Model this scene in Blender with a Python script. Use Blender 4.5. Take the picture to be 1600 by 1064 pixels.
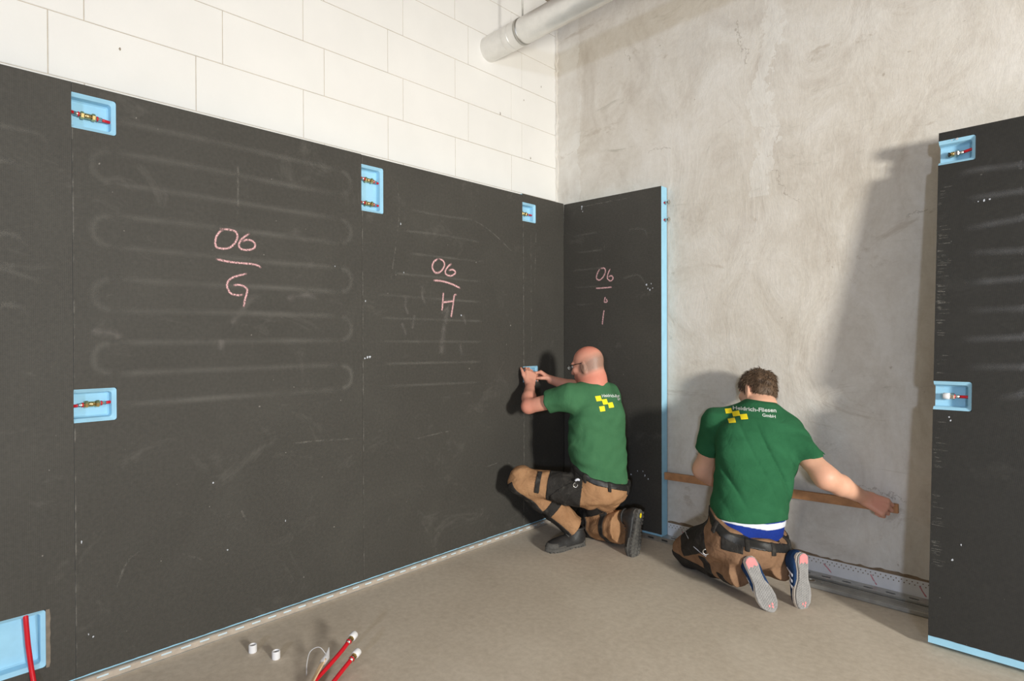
import bpy, bmesh, math, random
import numpy as np
from mathutils import Vector, Matrix
from mathutils.bvhtree import BVHTree

random.seed(4)
for o in list(bpy.data.objects):
    bpy.data.objects.remove(o, do_unlink=True)
SC = bpy.context.scene
COL = SC.collection

# ------------------------------------------------------------------ camera
CAM = Vector((2.7748, -3.4888, 1.3334))
YAW, PITCH, ROLL, FPX = math.radians(43.43), math.radians(-0.38), math.radians(-0.183), 943.25
cam_data = bpy.data.cameras.new('camera')
cam_data.sensor_width = 36.0
cam_data.lens = FPX * 36.0 / 1600.0
cam_data.clip_start = 0.05
cam = bpy.data.objects.new('camera', cam_data)
COL.objects.link(cam)
_f = Vector((-math.sin(YAW)*math.cos(PITCH), math.cos(YAW)*math.cos(PITCH), math.sin(PITCH)))
_r = Vector((math.cos(YAW), math.sin(YAW), 0))
_u = _r.cross(_f)
_r2 = _r*math.cos(ROLL) + _u*math.sin(ROLL)
_u2 = _u*math.cos(ROLL) - _r*math.sin(ROLL)
cam.matrix_world = Matrix(((_r2.x, _u2.x, -_f.x, CAM.x), (_r2.y, _u2.y, -_f.y, CAM.y), (_r2.z, _u2.z, -_f.z, CAM.z), (0, 0, 0, 1)))
SC.camera = cam

# ------------------------------------------------------------------ light
world = bpy.data.worlds.new('world')
SC.world = world
world.use_nodes = True
bg = world.node_tree.nodes['Background']
bg.inputs[0].default_value = (1.0, 0.99, 0.96, 1)
bg.inputs[1].default_value = 0.125

def area_light(name, loc, target, size, power, color):
    d = bpy.data.lights.new(name, 'AREA')
    d.shape = 'DISK'; d.size = size; d.energy = power; d.color = color
    o = bpy.data.objects.new(name, d)
    COL.objects.link(o)
    o.location = loc
    o.rotation_euler = (Vector(target) - Vector(loc)).to_track_quat('-Z', 'Y').to_euler()
    return o
_wl = area_light('work_lamp_right', (7.5, -3.25, 1.85), (0.6, -0.6, 1.2), 0.75, 178, (1.0, 0.975, 0.90))
_wl.data.spread = math.radians(105)          # reflector housing
area_light('work_lamp_behind', (5.6, -8.6, 2.1), (0.9, -0.4, 1.5), 0.45, 185, (0.68, 0.79, 1.0))

def strip_fill(name, loc, sx, sy, power, color):
    d = bpy.data.lights.new(name, 'AREA')
    d.shape = 'RECTANGLE'; d.size = sx; d.size_y = sy; d.energy = power; d.color = color
    o = bpy.data.objects.new(name, d)
    COL.objects.link(o); o.location = loc
    return o
for _i, _p in enumerate(((2.4, -4.2, 3.80), (2.4, -7.6, 3.80), (5.6, -4.6, 3.80), (5.6, -7.6, 3.80))):  # unseen overhead fills, added to lift the floor and ambient light
    strip_fill('overhead_fill_light', _p, 0.25, 1.5, 12, (1.0, 0.98, 0.93))

vs = SC.view_settings
vs.view_transform = 'Standard'
vs.look = 'None'
vs.exposure = -0.12
vs.gamma = 1.0
vs.use_curve_mapping = False

# ------------------------------------------------------------------ helpers
def srgb(r, g, b):
    def c(v):
        v /= 255.0
        return v/12.92 if v <= 0.04045 else ((v+0.055)/1.055)**2.4
    return (c(r), c(g), c(b), 1.0)

def tag(o, label=None, cat=None, group=None, kind=None):
    if label: o['label'] = label
    if cat: o['category'] = cat
    if group: o['group'] = group
    if kind: o['kind'] = kind
    return o

def empty(name, loc=(0, 0, 0), rz=0.0):
    o = bpy.data.objects.new(name, None)
    o.empty_display_size = 0.1
    COL.objects.link(o)
    o.location = loc
    o.rotation_euler = (0, 0, rz)
    return o

def link_mesh(name, me, m, parent=None, smooth=False):
    if m is not None:
        for mm in (m if isinstance(m, (list, tuple)) else [m]):
            me.materials.append(mm)
    if smooth:
        me.polygons.foreach_set('use_smooth', [True]*len(me.polygons))
    o = bpy.data.objects.new(name, me)
    COL.objects.link(o)
    if parent is not None:
        o.parent = parent
    return o

def mesh_obj(name, verts, faces, m, parent=None, smooth=False):
    me = bpy.data.meshes.new(name)
    me.from_pydata([tuple(map(float, v)) for v in verts], [], faces)
    me.update()
    return link_mesh(name, me, m, parent, smooth)

class MB:
    """collects boxes, tubes, discs into one mesh"""
    def __init__(self): self.v = []; self.f = []
    def add(self, v, f):
        b = len(self.v); self.v += [tuple(p) for p in v]; self.f += [tuple(i+b for i in q) for q in f]
        return self
    def box(self, x0, x1, y0, y1, z0, z1, c=0.0):
        if c <= 0:
            v = [(x, y, z) for x in (x0, x1) for y in (y0, y1) for z in (z0, z1)]
            return self.add(v, [(0, 1, 3, 2), (4, 6, 7, 5), (0, 4, 5, 1), (2, 3, 7, 6), (0, 2, 6, 4), (1, 5, 7, 3)])
        bm = bmesh.new()
        bmesh.ops.create_cube(bm, size=1)
        for q in bm.verts:
            q.co = Vector(((x0+x1)/2 + q.co.x*(x1-x0), (y0+y1)/2 + q.co.y*(y1-y0), (z0+z1)/2 + q.co.z*(z1-z0)))
        bmesh.ops.bevel(bm, geom=bm.edges[:], offset=c, segments=1, affect='EDGES')
        bm.verts.index_update()
        v = [tuple(q.co) for q in bm.verts]; f = [tuple(q.index for q in p.verts) for p in bm.faces]
        bm.free()
        return self.add(v, f)
    def tube(self, pts, rad, n=10, caps=True):
        pts = [Vector(p) for p in pts]
        rad = rad if isinstance(rad, (list, tuple)) else [rad]*len(pts)
        t0 = (pts[1]-pts[0]).normalized()
        a = t0.orthogonal().normalized()
        rings = []
        for i, p in enumerate(pts):
            t = (pts[min(i+1, len(pts)-1)] - pts[max(i-1, 0)]).normalized()
            a = (a - t*a.dot(t)).normalized(); b = t.cross(a)
            rings.append([p + (a*math.cos(2*math.pi*k/n) + b*math.sin(2*math.pi*k/n))*rad[i] for k in range(n)])
        v = [q for r in rings for q in r]; f = []
        for i in range(len(pts)-1):
            for k in range(n):
                f.append((i*n+k, i*n+(k+1) % n, (i+1)*n+(k+1) % n, (i+1)*n+k))
        if caps:
            f.append(tuple(range(n-1, -1, -1))); f.append(tuple((len(pts)-1)*n+k for k in range(n)))
        return self.add(v, f)
    def build(self, name, m, parent=None, smooth=False):
        return mesh_obj(name, self.v, self.f, m, parent, smooth)

def grid_solid(xs, zs, depth, t, close=True):
    """plate with front at y=0 (facing -y), back at y=t; depth(i,j) -> y of the front of a cell, None = through hole"""
    mb = MB(); nx, nz = len(xs)-1, len(zs)-1
    D = [[depth(i, j) for j in range(nz)] for i in range(nx)]
    g = lambda i, j: t if (i < 0 or j < 0 or i >= nx or j >= nz or D[i][j] is None) else D[i][j]
    for i in range(nx):
        for j in range(nz):
            x0, x1, z0, z1 = xs[i], xs[i+1], zs[j], zs[j+1]
            d = D[i][j]
            if d is None: continue
            mb.add([(x0, d, z0), (x1, d, z0), (x1, d, z1), (x0, d, z1)], [(0, 1, 2, 3)])
            if close: mb.add([(x0, t, z0), (x1, t, z0), (x1, t, z1), (x0, t, z1)], [(3, 2, 1, 0)])
            for (di, dj, a, b) in ((-1, 0, (x0, z1), (x0, z0)), (1, 0, (x1, z0), (x1, z1)), (0, -1, (x0, z0), (x1, z0)), (0, 1, (x1, z1), (x0, z1))):
                e = g(i+di, j+dj)
                if e > d + 1e-7:
                    mb.add([(a[0], d, a[1]), (b[0], d, b[1]), (b[0], e, b[1]), (a[0], e, a[1])], [(3, 2, 1, 0)])
    return mb

# ------------------------------------------------------------------ materials
def new_mat(name):
    m = bpy.data.materials.new(name); m.use_nodes = True
    nt = m.node_tree
    return m, nt, nt.nodes['Principled BSDF']
def N(nt, typ, **kw):
    n = nt.nodes.new(typ)
    for k, v in kw.items(): setattr(n, k, v)
    return n
def noise(nt, vec, scale, detail=3, rough=0.55, dist=0.0):
    n = N(nt, 'ShaderNodeTexNoise')
    n.inputs['Scale'].default_value = scale; n.inputs['Detail'].default_value = detail
    n.inputs['Roughness'].default_value = rough; n.inputs['Distortion'].default_value = dist
    if vec is not None: nt.links.new(vec, n.inputs['Vector'])
    return n.outputs['Fac']
def ramp(nt, fac, stops):
    r = N(nt, 'ShaderNodeValToRGB')
    el = r.color_ramp.elements
    while len(el) < len(stops): el.new(0.5)
    for e, (p, c) in zip(el, stops):
        e.position = p; e.color = c if len(c) == 4 else (*c, 1)
    nt.links.new(fac, r.inputs[0])
    return r.outputs[0]
def mathn(nt, op, a, b=None, clamp=False):
    n = N(nt, 'ShaderNodeMath', operation=op); n.use_clamp = clamp
    for i, x in enumerate((a, b)):
        if x is None: continue
        if isinstance(x, (int, float)): n.inputs[i].default_value = x
        else: nt.links.new(x, n.inputs[i])
    return n.outputs[0]
def mixc(nt, fac, a, b, mode='MIX'):
    n = N(nt, 'ShaderNodeMix', data_type='RGBA', blend_type=mode)
    for s, x in ((0, fac), (6, a), (7, b)):
        if isinstance(x, (int, float)): n.inputs[s].default_value = x
        elif isinstance(x, tuple): n.inputs[s].default_value = x
        else: nt.links.new(x, n.inputs[s])
    return n.outputs[2]
def pos(nt): return N(nt, 'ShaderNodeNewGeometry').outputs['Position']
def mapping(nt, vec, scale=(1, 1, 1), rot=(0, 0, 0)):
    n = N(nt, 'ShaderNodeMapping'); n.inputs['Scale'].default_value = scale; n.inputs['Rotation'].default_value = rot
    nt.links.new(vec, n.inputs['Vector']); return n.outputs[0]
def bump(nt, bs, height, strength, dist=0.01, prev=None):
    b = N(nt, 'ShaderNodeBump'); b.inputs['Strength'].default_value = strength; b.inputs['Distance'].default_value = dist
    nt.links.new(height, b.inputs['Height'])
    if prev is not None: nt.links.new(prev, b.inputs['Normal'])
    nt.links.new(b.outputs[0], bs.inputs['Normal'])
    return b.outputs[0]
def simple(name, col, rough=0.6, metal=0.0, var=0.12, scale=8.0, bs=0.0, bscale=60.0, spec=0.5, bdist=0.004):
    m, nt, p = new_mat(name)
    v = pos(nt)
    d = tuple(c*(1-var) for c in col[:3]) + (1,); l = tuple(min(1, c*(1+var)) for c in col[:3]) + (1,)
    nt.links.new(ramp(nt, noise(nt, v, scale, 4), [(0.3, d), (0.7, l)]), p.inputs['Base Color'])
    p.inputs['Roughness'].default_value = rough; p.inputs['Metallic'].default_value = metal
    p.inputs['Specular IOR Level'].default_value = spec
    if bs > 0: bump(nt, p, noise(nt, v, bscale, 3), bs, bdist)
    return m

M = {}
def floor_mat():
    m, nt, p = new_mat('screed_floor')
    v = pos(nt)
    big = noise(nt, v, 1.3, 5, 0.6, 0.4); fine = noise(nt, v, 34, 4, 0.65)
    c = ramp(nt, big, [(0.30, srgb(188, 175, 158)), (0.5, srgb(203, 191, 174)), (0.72, srgb(216, 205, 189))])
    c = mixc(nt, 0.35, c, ramp(nt, fine, [(0.3, srgb(178, 165, 148)), (0.7, srgb(224, 213, 197))]))
    # faint trowel scratches and pale scuffs
    scr = noise(nt, mapping(nt, v, (3.0, 16.0, 1.0), (0, 0, 0.55)), 2.2, 6, 0.72, 1.2)
    c = mixc(nt, ramp(nt, scr, [(0.66, (0, 0, 0)), (0.78, (0.5, 0.5, 0.5))]), c, srgb(224, 215, 200))
    dk = noise(nt, mapping(nt, v, (1, 1, 1)), 5.0, 6, 0.7, 0.5)
    c = mixc(nt, ramp(nt, dk, [(0.62, (0, 0, 0)), (0.75, (0.35, 0.35, 0.35))]), c, srgb(158, 143, 124))
    nt.links.new(c, p.inputs['Base Color'])
    p.inputs['Roughness'].default_value = 0.78
    b1 = bump(nt, p, big, 0.15, 0.03)
    bump(nt, p, fine, 0.35, 0.003, b1)
    return m
def plaster_mat():
    m, nt, p = new_mat('grey_plaster')
    v = pos(nt)
    sep = N(nt, 'ShaderNodeSeparateXYZ'); nt.links.new(v, sep.inputs[0])
    X, Z = sep.outputs[0], sep.outputs[2]
    big = noise(nt, v, 0.9, 6, 0.6, 0.8)
    mid = noise(nt, mapping(nt, v, (1.0, 1, 0.6)), 3.4, 7, 0.68, 0.9)
    fine = noise(nt, v, 42, 4, 0.7)
    c = ramp(nt, big, [(0.28, srgb(195, 185, 170)), (0.47, srgb(214, 206, 195)), (0.62, srgb(226, 221, 214)), (0.78, srgb(231, 232, 232))])
    c = mixc(nt, 0.50, c, ramp(nt, mid, [(0.28, srgb(176, 164, 149)), (0.5, srgb(217, 211, 200)), (0.74, srgb(238, 235, 230))]))
    c = mixc(nt, 0.10, c, ramp(nt, fine, [(0.3, srgb(155, 144, 132)), (0.7, srgb(240, 238, 236))]))
    # smoothed filler strip running down the wall, and the strip along the corner
    wob = mathn(nt, 'MULTIPLY', mathn(nt, 'SUBTRACT', noise(nt, v, 2.6, 5, 0.7), 0.5), 0.55)
    cx = mathn(nt, 'ADD', mathn(nt, 'SUBTRACT', mathn(nt, 'MULTIPLY', Z, 0.10), mathn(nt, 'ADD', X, wob)), 1.15)
    strip = mathn(nt, 'LESS_THAN', mathn(nt, 'ABSOLUTE', cx), 0.055)
    strip = mathn(nt, 'MULTIPLY', strip, mathn(nt, 'GREATER_THAN', Z, 2.15))
    cor = mathn(nt, 'LESS_THAN', mathn(nt, 'ADD', X, mathn(nt, 'MULTIPLY', wob, 0.35)), 0.08)
    msk = mathn(nt, 'MULTIPLY', mathn(nt, 'MULTIPLY', mathn(nt, 'MAXIMUM', strip, cor), 0.55), ramp(nt, noise(nt, v, 5.0, 5, 0.65), [(0.35, (0.25, 0.25, 0.25)), (0.62, (1, 1, 1))]))
    c = mixc(nt, msk, c, srgb(236, 234, 229))
    # brown damp blotches with hard edges
    bl = noise(nt, mapping(nt, v, (0.8, 1, 1.5)), 2.1, 8, 0.72, 1.6)
    c = mixc(nt, ramp(nt, bl, [(0.60, (0, 0, 0)), (0.67, (0.50, 0.50, 0.50))]), c, srgb(178, 165, 149))
    drag = noise(nt, mapping(nt, v, (0.7, 1, 3.2), (0, 0.6, 0)), 2.4, 8, 0.74, 1.8)
    c = mixc(nt, ramp(nt, drag, [(0.60, (0, 0, 0)), (0.70, (0.38, 0.38, 0.38))]), c, srgb(150, 144, 128))
    # hairline cracks and pits
    vo = N(nt, 'ShaderNodeTexVoronoi', feature='DISTANCE_TO_EDGE'); vo.inputs['Scale'].default_value = 1.15
    dv = N(nt, 'ShaderNodeVectorMath', operation='ADD')
    nn = N(nt, 'ShaderNodeTexNoise'); nn.inputs['Scale'].default_value = 3.0; nn.inputs['Detail'].default_value = 7; nn.inputs['Roughness'].default_value = 0.7
    nt.links.new(v, nn.inputs['Vector']); nt.links.new(v, dv.inputs[0]); sc_ = N(nt, 'ShaderNodeVectorMath', operation='SCALE'); sc_.inputs['Scale'].default_value = 0.35
    nt.links.new(nn.outputs['Color'], sc_.inputs[0]); nt.links.new(sc_.outputs[0], dv.inputs[1])
    nt.links.new(dv.outputs[0], vo.inputs['Vector'])
    crack = mathn(nt, 'LESS_THAN', vo.outputs['Distance'], 0.0035)
    crack = mathn(nt, 'MULTIPLY', crack, mathn(nt, 'GREATER_THAN', noise(nt, v, 1.7, 3), 0.55))
    c = mixc(nt, mathn(nt, 'MULTIPLY', crack, 0.45), c, srgb(142, 130, 116))
    pit = ramp(nt, noise(nt, v, 26, 2, 0.4), [(0.75, (0, 0, 0)), (0.79, (0.5, 0.5, 0.5))])
    c = mixc(nt, pit, c, srgb(155, 142, 127))
    nt.links.new(c, p.inputs['Base Color'])
    p.inputs['Roughness'].default_value = 0.86
    b = bump(nt, p, mid, 0.30, 0.02)
    b = bump(nt, p, noise(nt, mapping(nt, v, (2.2, 1, 0.7), (0, 0.5, 0)), 6, 7, 0.75, 1.4), 0.22, 0.015, b)
    bump(nt, p, fine, 0.25, 0.003, b)
    return m
def panel_mat(name='black_panel_coating', k=1.0, tint=(1, 1, 1)):
    m, nt, p = new_mat(name)
    v = pos(nt)
    sep = N(nt, 'ShaderNodeSeparateXYZ'); nt.links.new(v, sep.inputs[0])
    h = mathn(nt, 'ADD', sep.outputs[0], sep.outputs[1])
    w1 = mathn(nt, 'SINE', mathn(nt, 'MULTIPLY', sep.outputs[2], 6.2832/0.0062))
    w2 = mathn(nt, 'SINE', mathn(nt, 'MULTIPLY', h, 6.2832/0.0062))
    weave = mathn(nt, 'MAXIMUM', w1, w2)
    big = noise(nt, v, 2.0, 6, 0.62, 0.5); fine = noise(nt, v, 70, 3, 0.6)
    c = ramp(nt, big, [(0.3, srgb(60, 58, 53)), (0.55, srgb(66, 64, 59)), (0.8, srgb(74, 72, 66))])
    c = mixc(nt, 0.25, c, ramp(nt, fine, [(0.3, srgb(46, 45, 42)), (0.7, srgb(84, 81, 76))]))
    c = mixc(nt, mathn(nt, 'MULTIPLY', mathn(nt, 'ADD', weave, 1.0), 0.06), c, srgb(94, 91, 86))
    dust = noise(nt, mapping(nt, v, (1, 1, 1.4)), 3.1, 8, 0.75, 1.0)
    c = mixc(nt, ramp(nt, dust, [(0.57, (0, 0, 0)), (0.8, (0.22, 0.22, 0.22))]), c, srgb(146, 142, 134))
    speck = ramp(nt, noise(nt, v, 48, 1, 0.3), [(0.815, (0, 0, 0)), (0.83, (0.5, 0.5, 0.5))])
    c = mixc(nt, speck, c, srgb(165, 160, 152))
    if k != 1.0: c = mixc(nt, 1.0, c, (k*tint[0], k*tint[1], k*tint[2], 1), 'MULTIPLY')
    nt.links.new(c, p.inputs['Base Color'])
    p.inputs['Roughness'].default_value = 0.62
    p.inputs['Specular IOR Level'].default_value = 0.35
    b = bump(nt, p, weave, 0.25, 0.0006)
    bump(nt, p, fine, 0.25, 0.001, b)
    return m
def ribbon_mat(name, col, strength, nscale, power=1.0, lo=0.35, hi=0.65, stretch=(1, 1, 1)):
    """a dusty or chalky stroke: covers by the stroke's own profile and a grain"""
    m, nt, p = new_mat(name)
    uv = N(nt, 'ShaderNodeTexCoord').outputs['UV']
    sep = N(nt, 'ShaderNodeSeparateXYZ'); nt.links.new(uv, sep.inputs[0])
    edge = mathn(nt, 'SUBTRACT', 1.0, mathn(nt, 'ABSOLUTE', mathn(nt, 'SUBTRACT', mathn(nt, 'MULTIPLY', sep.outputs[1], 2.0), 1.0)), True)
    prof = mathn(nt, 'POWER', edge, power)
    ends = mathn(nt, 'MULTIPLY', mathn(nt, 'MINIMUM', sep.outputs[0], mathn(nt, 'SUBTRACT', 1.0, sep.outputs[0])), 12.0, True)
    g = N(nt, 'ShaderNodeMapRange'); g.inputs[1].default_value = lo; g.inputs[2].default_value = hi
    nt.links.new(noise(nt, mapping(nt, pos(nt), stretch), nscale, 4, 0.65), g.inputs[0])
    a = mathn(nt, 'MULTIPLY', mathn(nt, 'MULTIPLY', mathn(nt, 'MULTIPLY', prof, ends), g.outputs[0]), strength, True)
    nt.links.new(a, p.inputs['Alpha'])
    p.inputs['Base Color'].default_value = col
    p.inputs['Roughness'].default_value = 0.95
    return m

M['floor'] = floor_mat()
M['plaster'] = plaster_mat()
M['panel'] = panel_mat(); M['panel_dark'] = panel_mat('darker_black_panel_coating', 0.45, (0.98, 1.0, 1.04))  # second one: same coating multiplied darker, slightly bluer, for the leaning panel
M['aac'] = simple('white_aerated_concrete', srgb(237, 235, 231), 0.9, 0, 0.025, 3.0, 0.12, 90, 0.2, 0.003)
M['mortar'] = simple('thin_bed_mortar', srgb(196, 186, 172), 0.95, 0, 0.15, 20)
M['ceiling'] = simple('raw_concrete', srgb(150, 138, 124), 0.9, 0, 0.2, 6, 0.4, 30)
M['foam'] = simple('blue_foam', srgb(156, 206, 231), 0.75, 0, 0.05, 14, 0.15, 160, 0.3, 0.001)
M['foam_deep'] = simple('blue_foam_cut', srgb(162, 213, 239), 0.75, 0, 0.06, 14, 0.15, 160, 0.3, 0.001)
M['red'] = simple('red_pipe', srgb(205, 20, 38), 0.32, 0, 0.06, 20)
M['brass'] = simple('brass', srgb(214, 186, 128), 0.28, 1.0, 0.08, 40)
M['nickel'] = simple('nickel', srgb(214, 208, 198), 0.25, 1.0, 0.06, 40)
M['cap'] = simple('white_plastic_cap', srgb(232, 232, 234), 0.4, 0, 0.02, 20)
M['zinc'] = simple('galvanized_steel', srgb(190, 188, 182), 0.42, 0.85, 0.12, 30, 0.15, 50)
M['dullmetal'] = simple('dusty_aluminium', srgb(158, 156, 150), 0.55, 0.35, 0.18, 16, 0.2, 60)
M['railpaint'] = simple('dusty_steel_rail', srgb(186, 174, 160), 0.6, 0.15, 0.14, 26, 0.2, 60)
M['white_strip'] = simple('white_pvc', srgb(226, 226, 228), 0.5, 0, 0.04, 20)
M['wood'] = simple('raw_wood', srgb(186, 134, 92), 0.65, 0, 0.18, 22, 0.2, 80)
M['tape'] = simple('brown_paper_edge', srgb(128, 116, 102), 0.8, 0, 0.15, 40)
M['wire'] = simple('beige_cable', srgb(222, 190, 150), 0.5, 0, 0.08, 30)
M['clear'] = simple('clear_plastic', srgb(225, 226, 228), 0.2, 0, 0.03, 30)
M['clear'].node_tree.nodes['Principled BSDF'].inputs['Alpha'].default_value = 0.55
M['duct'] = simple('galvanized_duct', srgb(232, 230, 225), 0.30, 0.45, 0.05, 16, 0.35, 26, 0.5, 0.006)
M['dust'] = ribbon_mat('dust_line', srgb(150, 147, 140), 0.26, 3.0, 1.1, 0.25, 0.70)
M['dust5'] = ribbon_mat('dust_line_broad', srgb(120, 120, 122), 0.40, 5.0, 0.9, 0.25, 0.7)
M['scratch'] = ribbon_mat('pale_scratch', srgb(160, 156, 148), 0.45, 30.0, 0.8, 0.42, 0.72)
M['smudge'] = ribbon_mat('chalk_smudge', srgb(158, 152, 147), 0.30, 18.0, 1.2, 0.3, 0.7)
M['chalk'] = ribbon_mat('pink_chalk', srgb(244, 192, 194), 1.5, 130.0, 0.5, 0.36, 0.62, (1, 1, 2.2))
M['chip'] = simple('foam_chip', srgb(190, 194, 202), 0.8, 0, 0.05, 30)
M['pinkmark'] = ribbon_mat('pink_marker', srgb(236, 140, 152), 0.9, 60.0, 0.5, 0.3, 0.55)
M['joint'] = ribbon_mat('joint_dust', srgb(170, 166, 158), 0.55, 22.0, 0.6, 0.45, 0.75)

# ------------------------------------------------------------------ the setting
WX, WY, CZ = -0.13, 0.08, 3.83           # left wall face, back wall face, ceiling
def plane_grid(name, o, e, u, n1, n2, m):
    o, e, u = Vector(o), Vector(e), Vector(u)
    v = [o + e*(i/n1) + u*(j/n2) for j in range(n2+1) for i in range(n1+1)]
    f = [(j*(n1+1)+i, j*(n1+1)+i+1, (j+1)*(n1+1)+i+1, (j+1)*(n1+1)+i) for j in range(n2) for i in range(n1)]
    return mesh_obj(name, v, f, m)
fl = MB().box(-0.4, 9.5, -11.0, 0.35, -0.12, 0.0).build('floor', M['floor']); tag(fl, 'bare beige-grey screed floor', kind='structure')
bw = MB().box(-0.4, 9.5, WY, WY+0.25, 0.0, CZ).build('wall_back', M['plaster']); tag(bw, 'rough grey plastered wall with patches', kind='structure')
ce = MB().box(-0.4, 9.5, -11.0, 0.35, CZ, CZ+0.2).build('ceiling', M['ceiling']); tag(ce, 'raw concrete ceiling', kind='structure')
lw = MB().box(WX-0.25, WX-0.003, -11.0, WY, 0.0, CZ).build('wall_left', M['mortar']); tag(lw, 'white aerated concrete block wall with thin joints', kind='structure')

# aerated concrete blocks, each one its own piece of the left wall
JA = [-4.05, -3.535, -3.02, -2.484, -1.968, -1.449, -0.937, -0.417, 0.078]
JB = [-3.94, -3.42, -2.903, -2.367, -1.850, -1.342, -0.824, -0.310, 0.078]
zc = [2.104, 2.353, 2.602, 2.851, 3.100, 3.349, 3.598, 3.828]
block_cache = {}
for r in range(len(zc)-1):
    js = JA if r % 2 == 1 else JB
    for a, b in zip(js[:-1], js[1:]):
        w, h = round(b-a-0.0032, 3), round(zc[r+1]-zc[r]-0.0026, 3)
        if (w, h) not in block_cache:
            mb = MB(); c = 0.0018; X = 0.0
            o4 = [(-0.06, -w/2, -h/2), (-0.06, w/2, -h/2), (-0.06, w/2, h/2), (-0.06, -w/2, h/2)]
            m4 = [(-c, q[1], q[2]) for q in o4]
            i4 = [(X, q[1]-math.copysign(c, q[1]), q[2]-math.copysign(c, q[2])) for q in o4]
            mb.add(o4+m4+i4, [(8, 9, 10, 11)] + [(k, (k+1) % 4, 4+(k+1) % 4, 4+k) for k in range(4)] + [(4+k, 4+(k+1) % 4, 8+(k+1) % 4, 8+k) for k in range(4)])
            me = bpy.data.meshes.new('block'); me.from_pydata(mb.v, [], mb.f); me.update(); me.materials.append(M['aac'])
            block_cache[(w, h)] = me
        o = bpy.data.objects.new('block', block_cache[(w, h)])
        COL.objects.link(o); o.parent = lw
        o.location = (WX + random.uniform(-0.0006, 0.0006), (a+b)/2, (zc[r]+zc[r+1])/2)

# drill holes and chips in the block wall
for (y, z, s) in ((-2.78, 2.53, 0.006), (-0.53, 2.86, 0.007), (-0.22, 2.62, 0.008), (-0.29, 3.02, 0.006), (-0.10, 3.17, 0.006)):
    v = [(WX+0.0012, y+s*random.uniform(0.6, 1.3)*math.cos(k*math.pi/4)*0.7, z+s*random.uniform(0.7, 1.6)*math.sin(k*math.pi/4)) for k in range(8)]
    mesh_obj('drill_hole', v, [tuple(range(8))], M['ceiling'], lw)

# ragged edge of the plaster coat against the block wall
rnd = random.Random(8)
mb = MB(); zz = 2.2; pr = None
while zz < CZ:
    w = 0.012 + rnd.uniform(-0.006, 0.009)
    cur = [(WX+w, WY-0.0, zz), (WX+w, WY-0.012, zz), (WX+0.001, WY-0.012-rnd.uniform(0, 0.012), zz)]
    if pr: mb.add(pr+cur, [(0, 3, 4, 1), (1, 4, 5, 2)])
    pr = cur; zz += rnd.uniform(0.015, 0.05)
mb.build('plaster_edge', M['plaster'], lw)

# ------------------------------------------------------------------ ribbons on flat surfaces
def catmull(pts, sub):
    if len(pts) < 3: 
        a, b = np.array(pts[0], float), np.array(pts[-1], float)
        return [a + (b-a)*t/sub for t in range(sub+1)]
    P = [np.array(p, float) for p in pts]; P = [2*P[0]-P[1]] + P + [2*P[-1]-P[-2]]
    out = []
    for i in range(1, len(P)-2):
        for s in range(sub):
            t = s/sub
            out.append(0.5*((2*P[i]) + (-P[i-1]+P[i+1])*t + (2*P[i-1]-5*P[i]+4*P[i+1]-P[i+2])*t*t + (-P[i-1]+3*P[i]-3*P[i+1]+P[i+2])*t**3))
    out.append(P[-2]); return out
def ribbons(name, polys, width, m, parent, y=-0.0007, sub=6, off=(0, 0), joined=False):
    if joined:
        o = _ribbons(name, polys, width, m, parent, y, sub, off); o['kind'] = 'stuff'; return
    for q, pl in enumerate(polys):
        _ribbons(name, [pl], (width(q) if callable(width) else width), m, parent, y - 0.00006*(q % 7), sub, off)
def _ribbons(name, polys, width, m, parent, y=-0.0007, sub=6, off=(0, 0)):
    """strokes lying on a panel face; points are (x, z) in the panel's own frame"""
    V, F, UV = [], [], []
    for q, pl in enumerate(polys):
        p = catmull([(a[0]-off[0], a[1]-off[1]) for a in pl], sub)
        d = [0.0]
        for a, b in zip(p[:-1], p[1:]): d.append(d[-1] + float(np.linalg.norm(b-a)))
        L = max(d[-1], 1e-6); base = len(V)
        for i in range(len(p)):
            t = p[min(i+1, len(p)-1)] - p[max(i-1, 0)]; t = t/max(1e-9, np.linalg.norm(t)); n = np.array((-t[1], t[0]))
            w = (width if not callable(width) else width(q))/2
            yy = y - 0.00006*(q % 7)
            for s in (-1, 1):
                V.append((p[i][0]+n[0]*w*s, yy, p[i][1]+n[1]*w*s)); UV.append((d[i]/L, 0.5+0.5*s))
        for i in range(len(p)-1):
            a = base+2*i; F.append((a, a+1, a+3, a+2))
    me = bpy.data.meshes.new(name); me.from_pydata(V, [], F); me.update()
    ul = me.uv_layers.new(name='UVMap')
    for lp in me.loops: ul.data[lp.index].uv = UV[lp.vertex_index]
    return link_mesh(name, me, m, parent)

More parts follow.
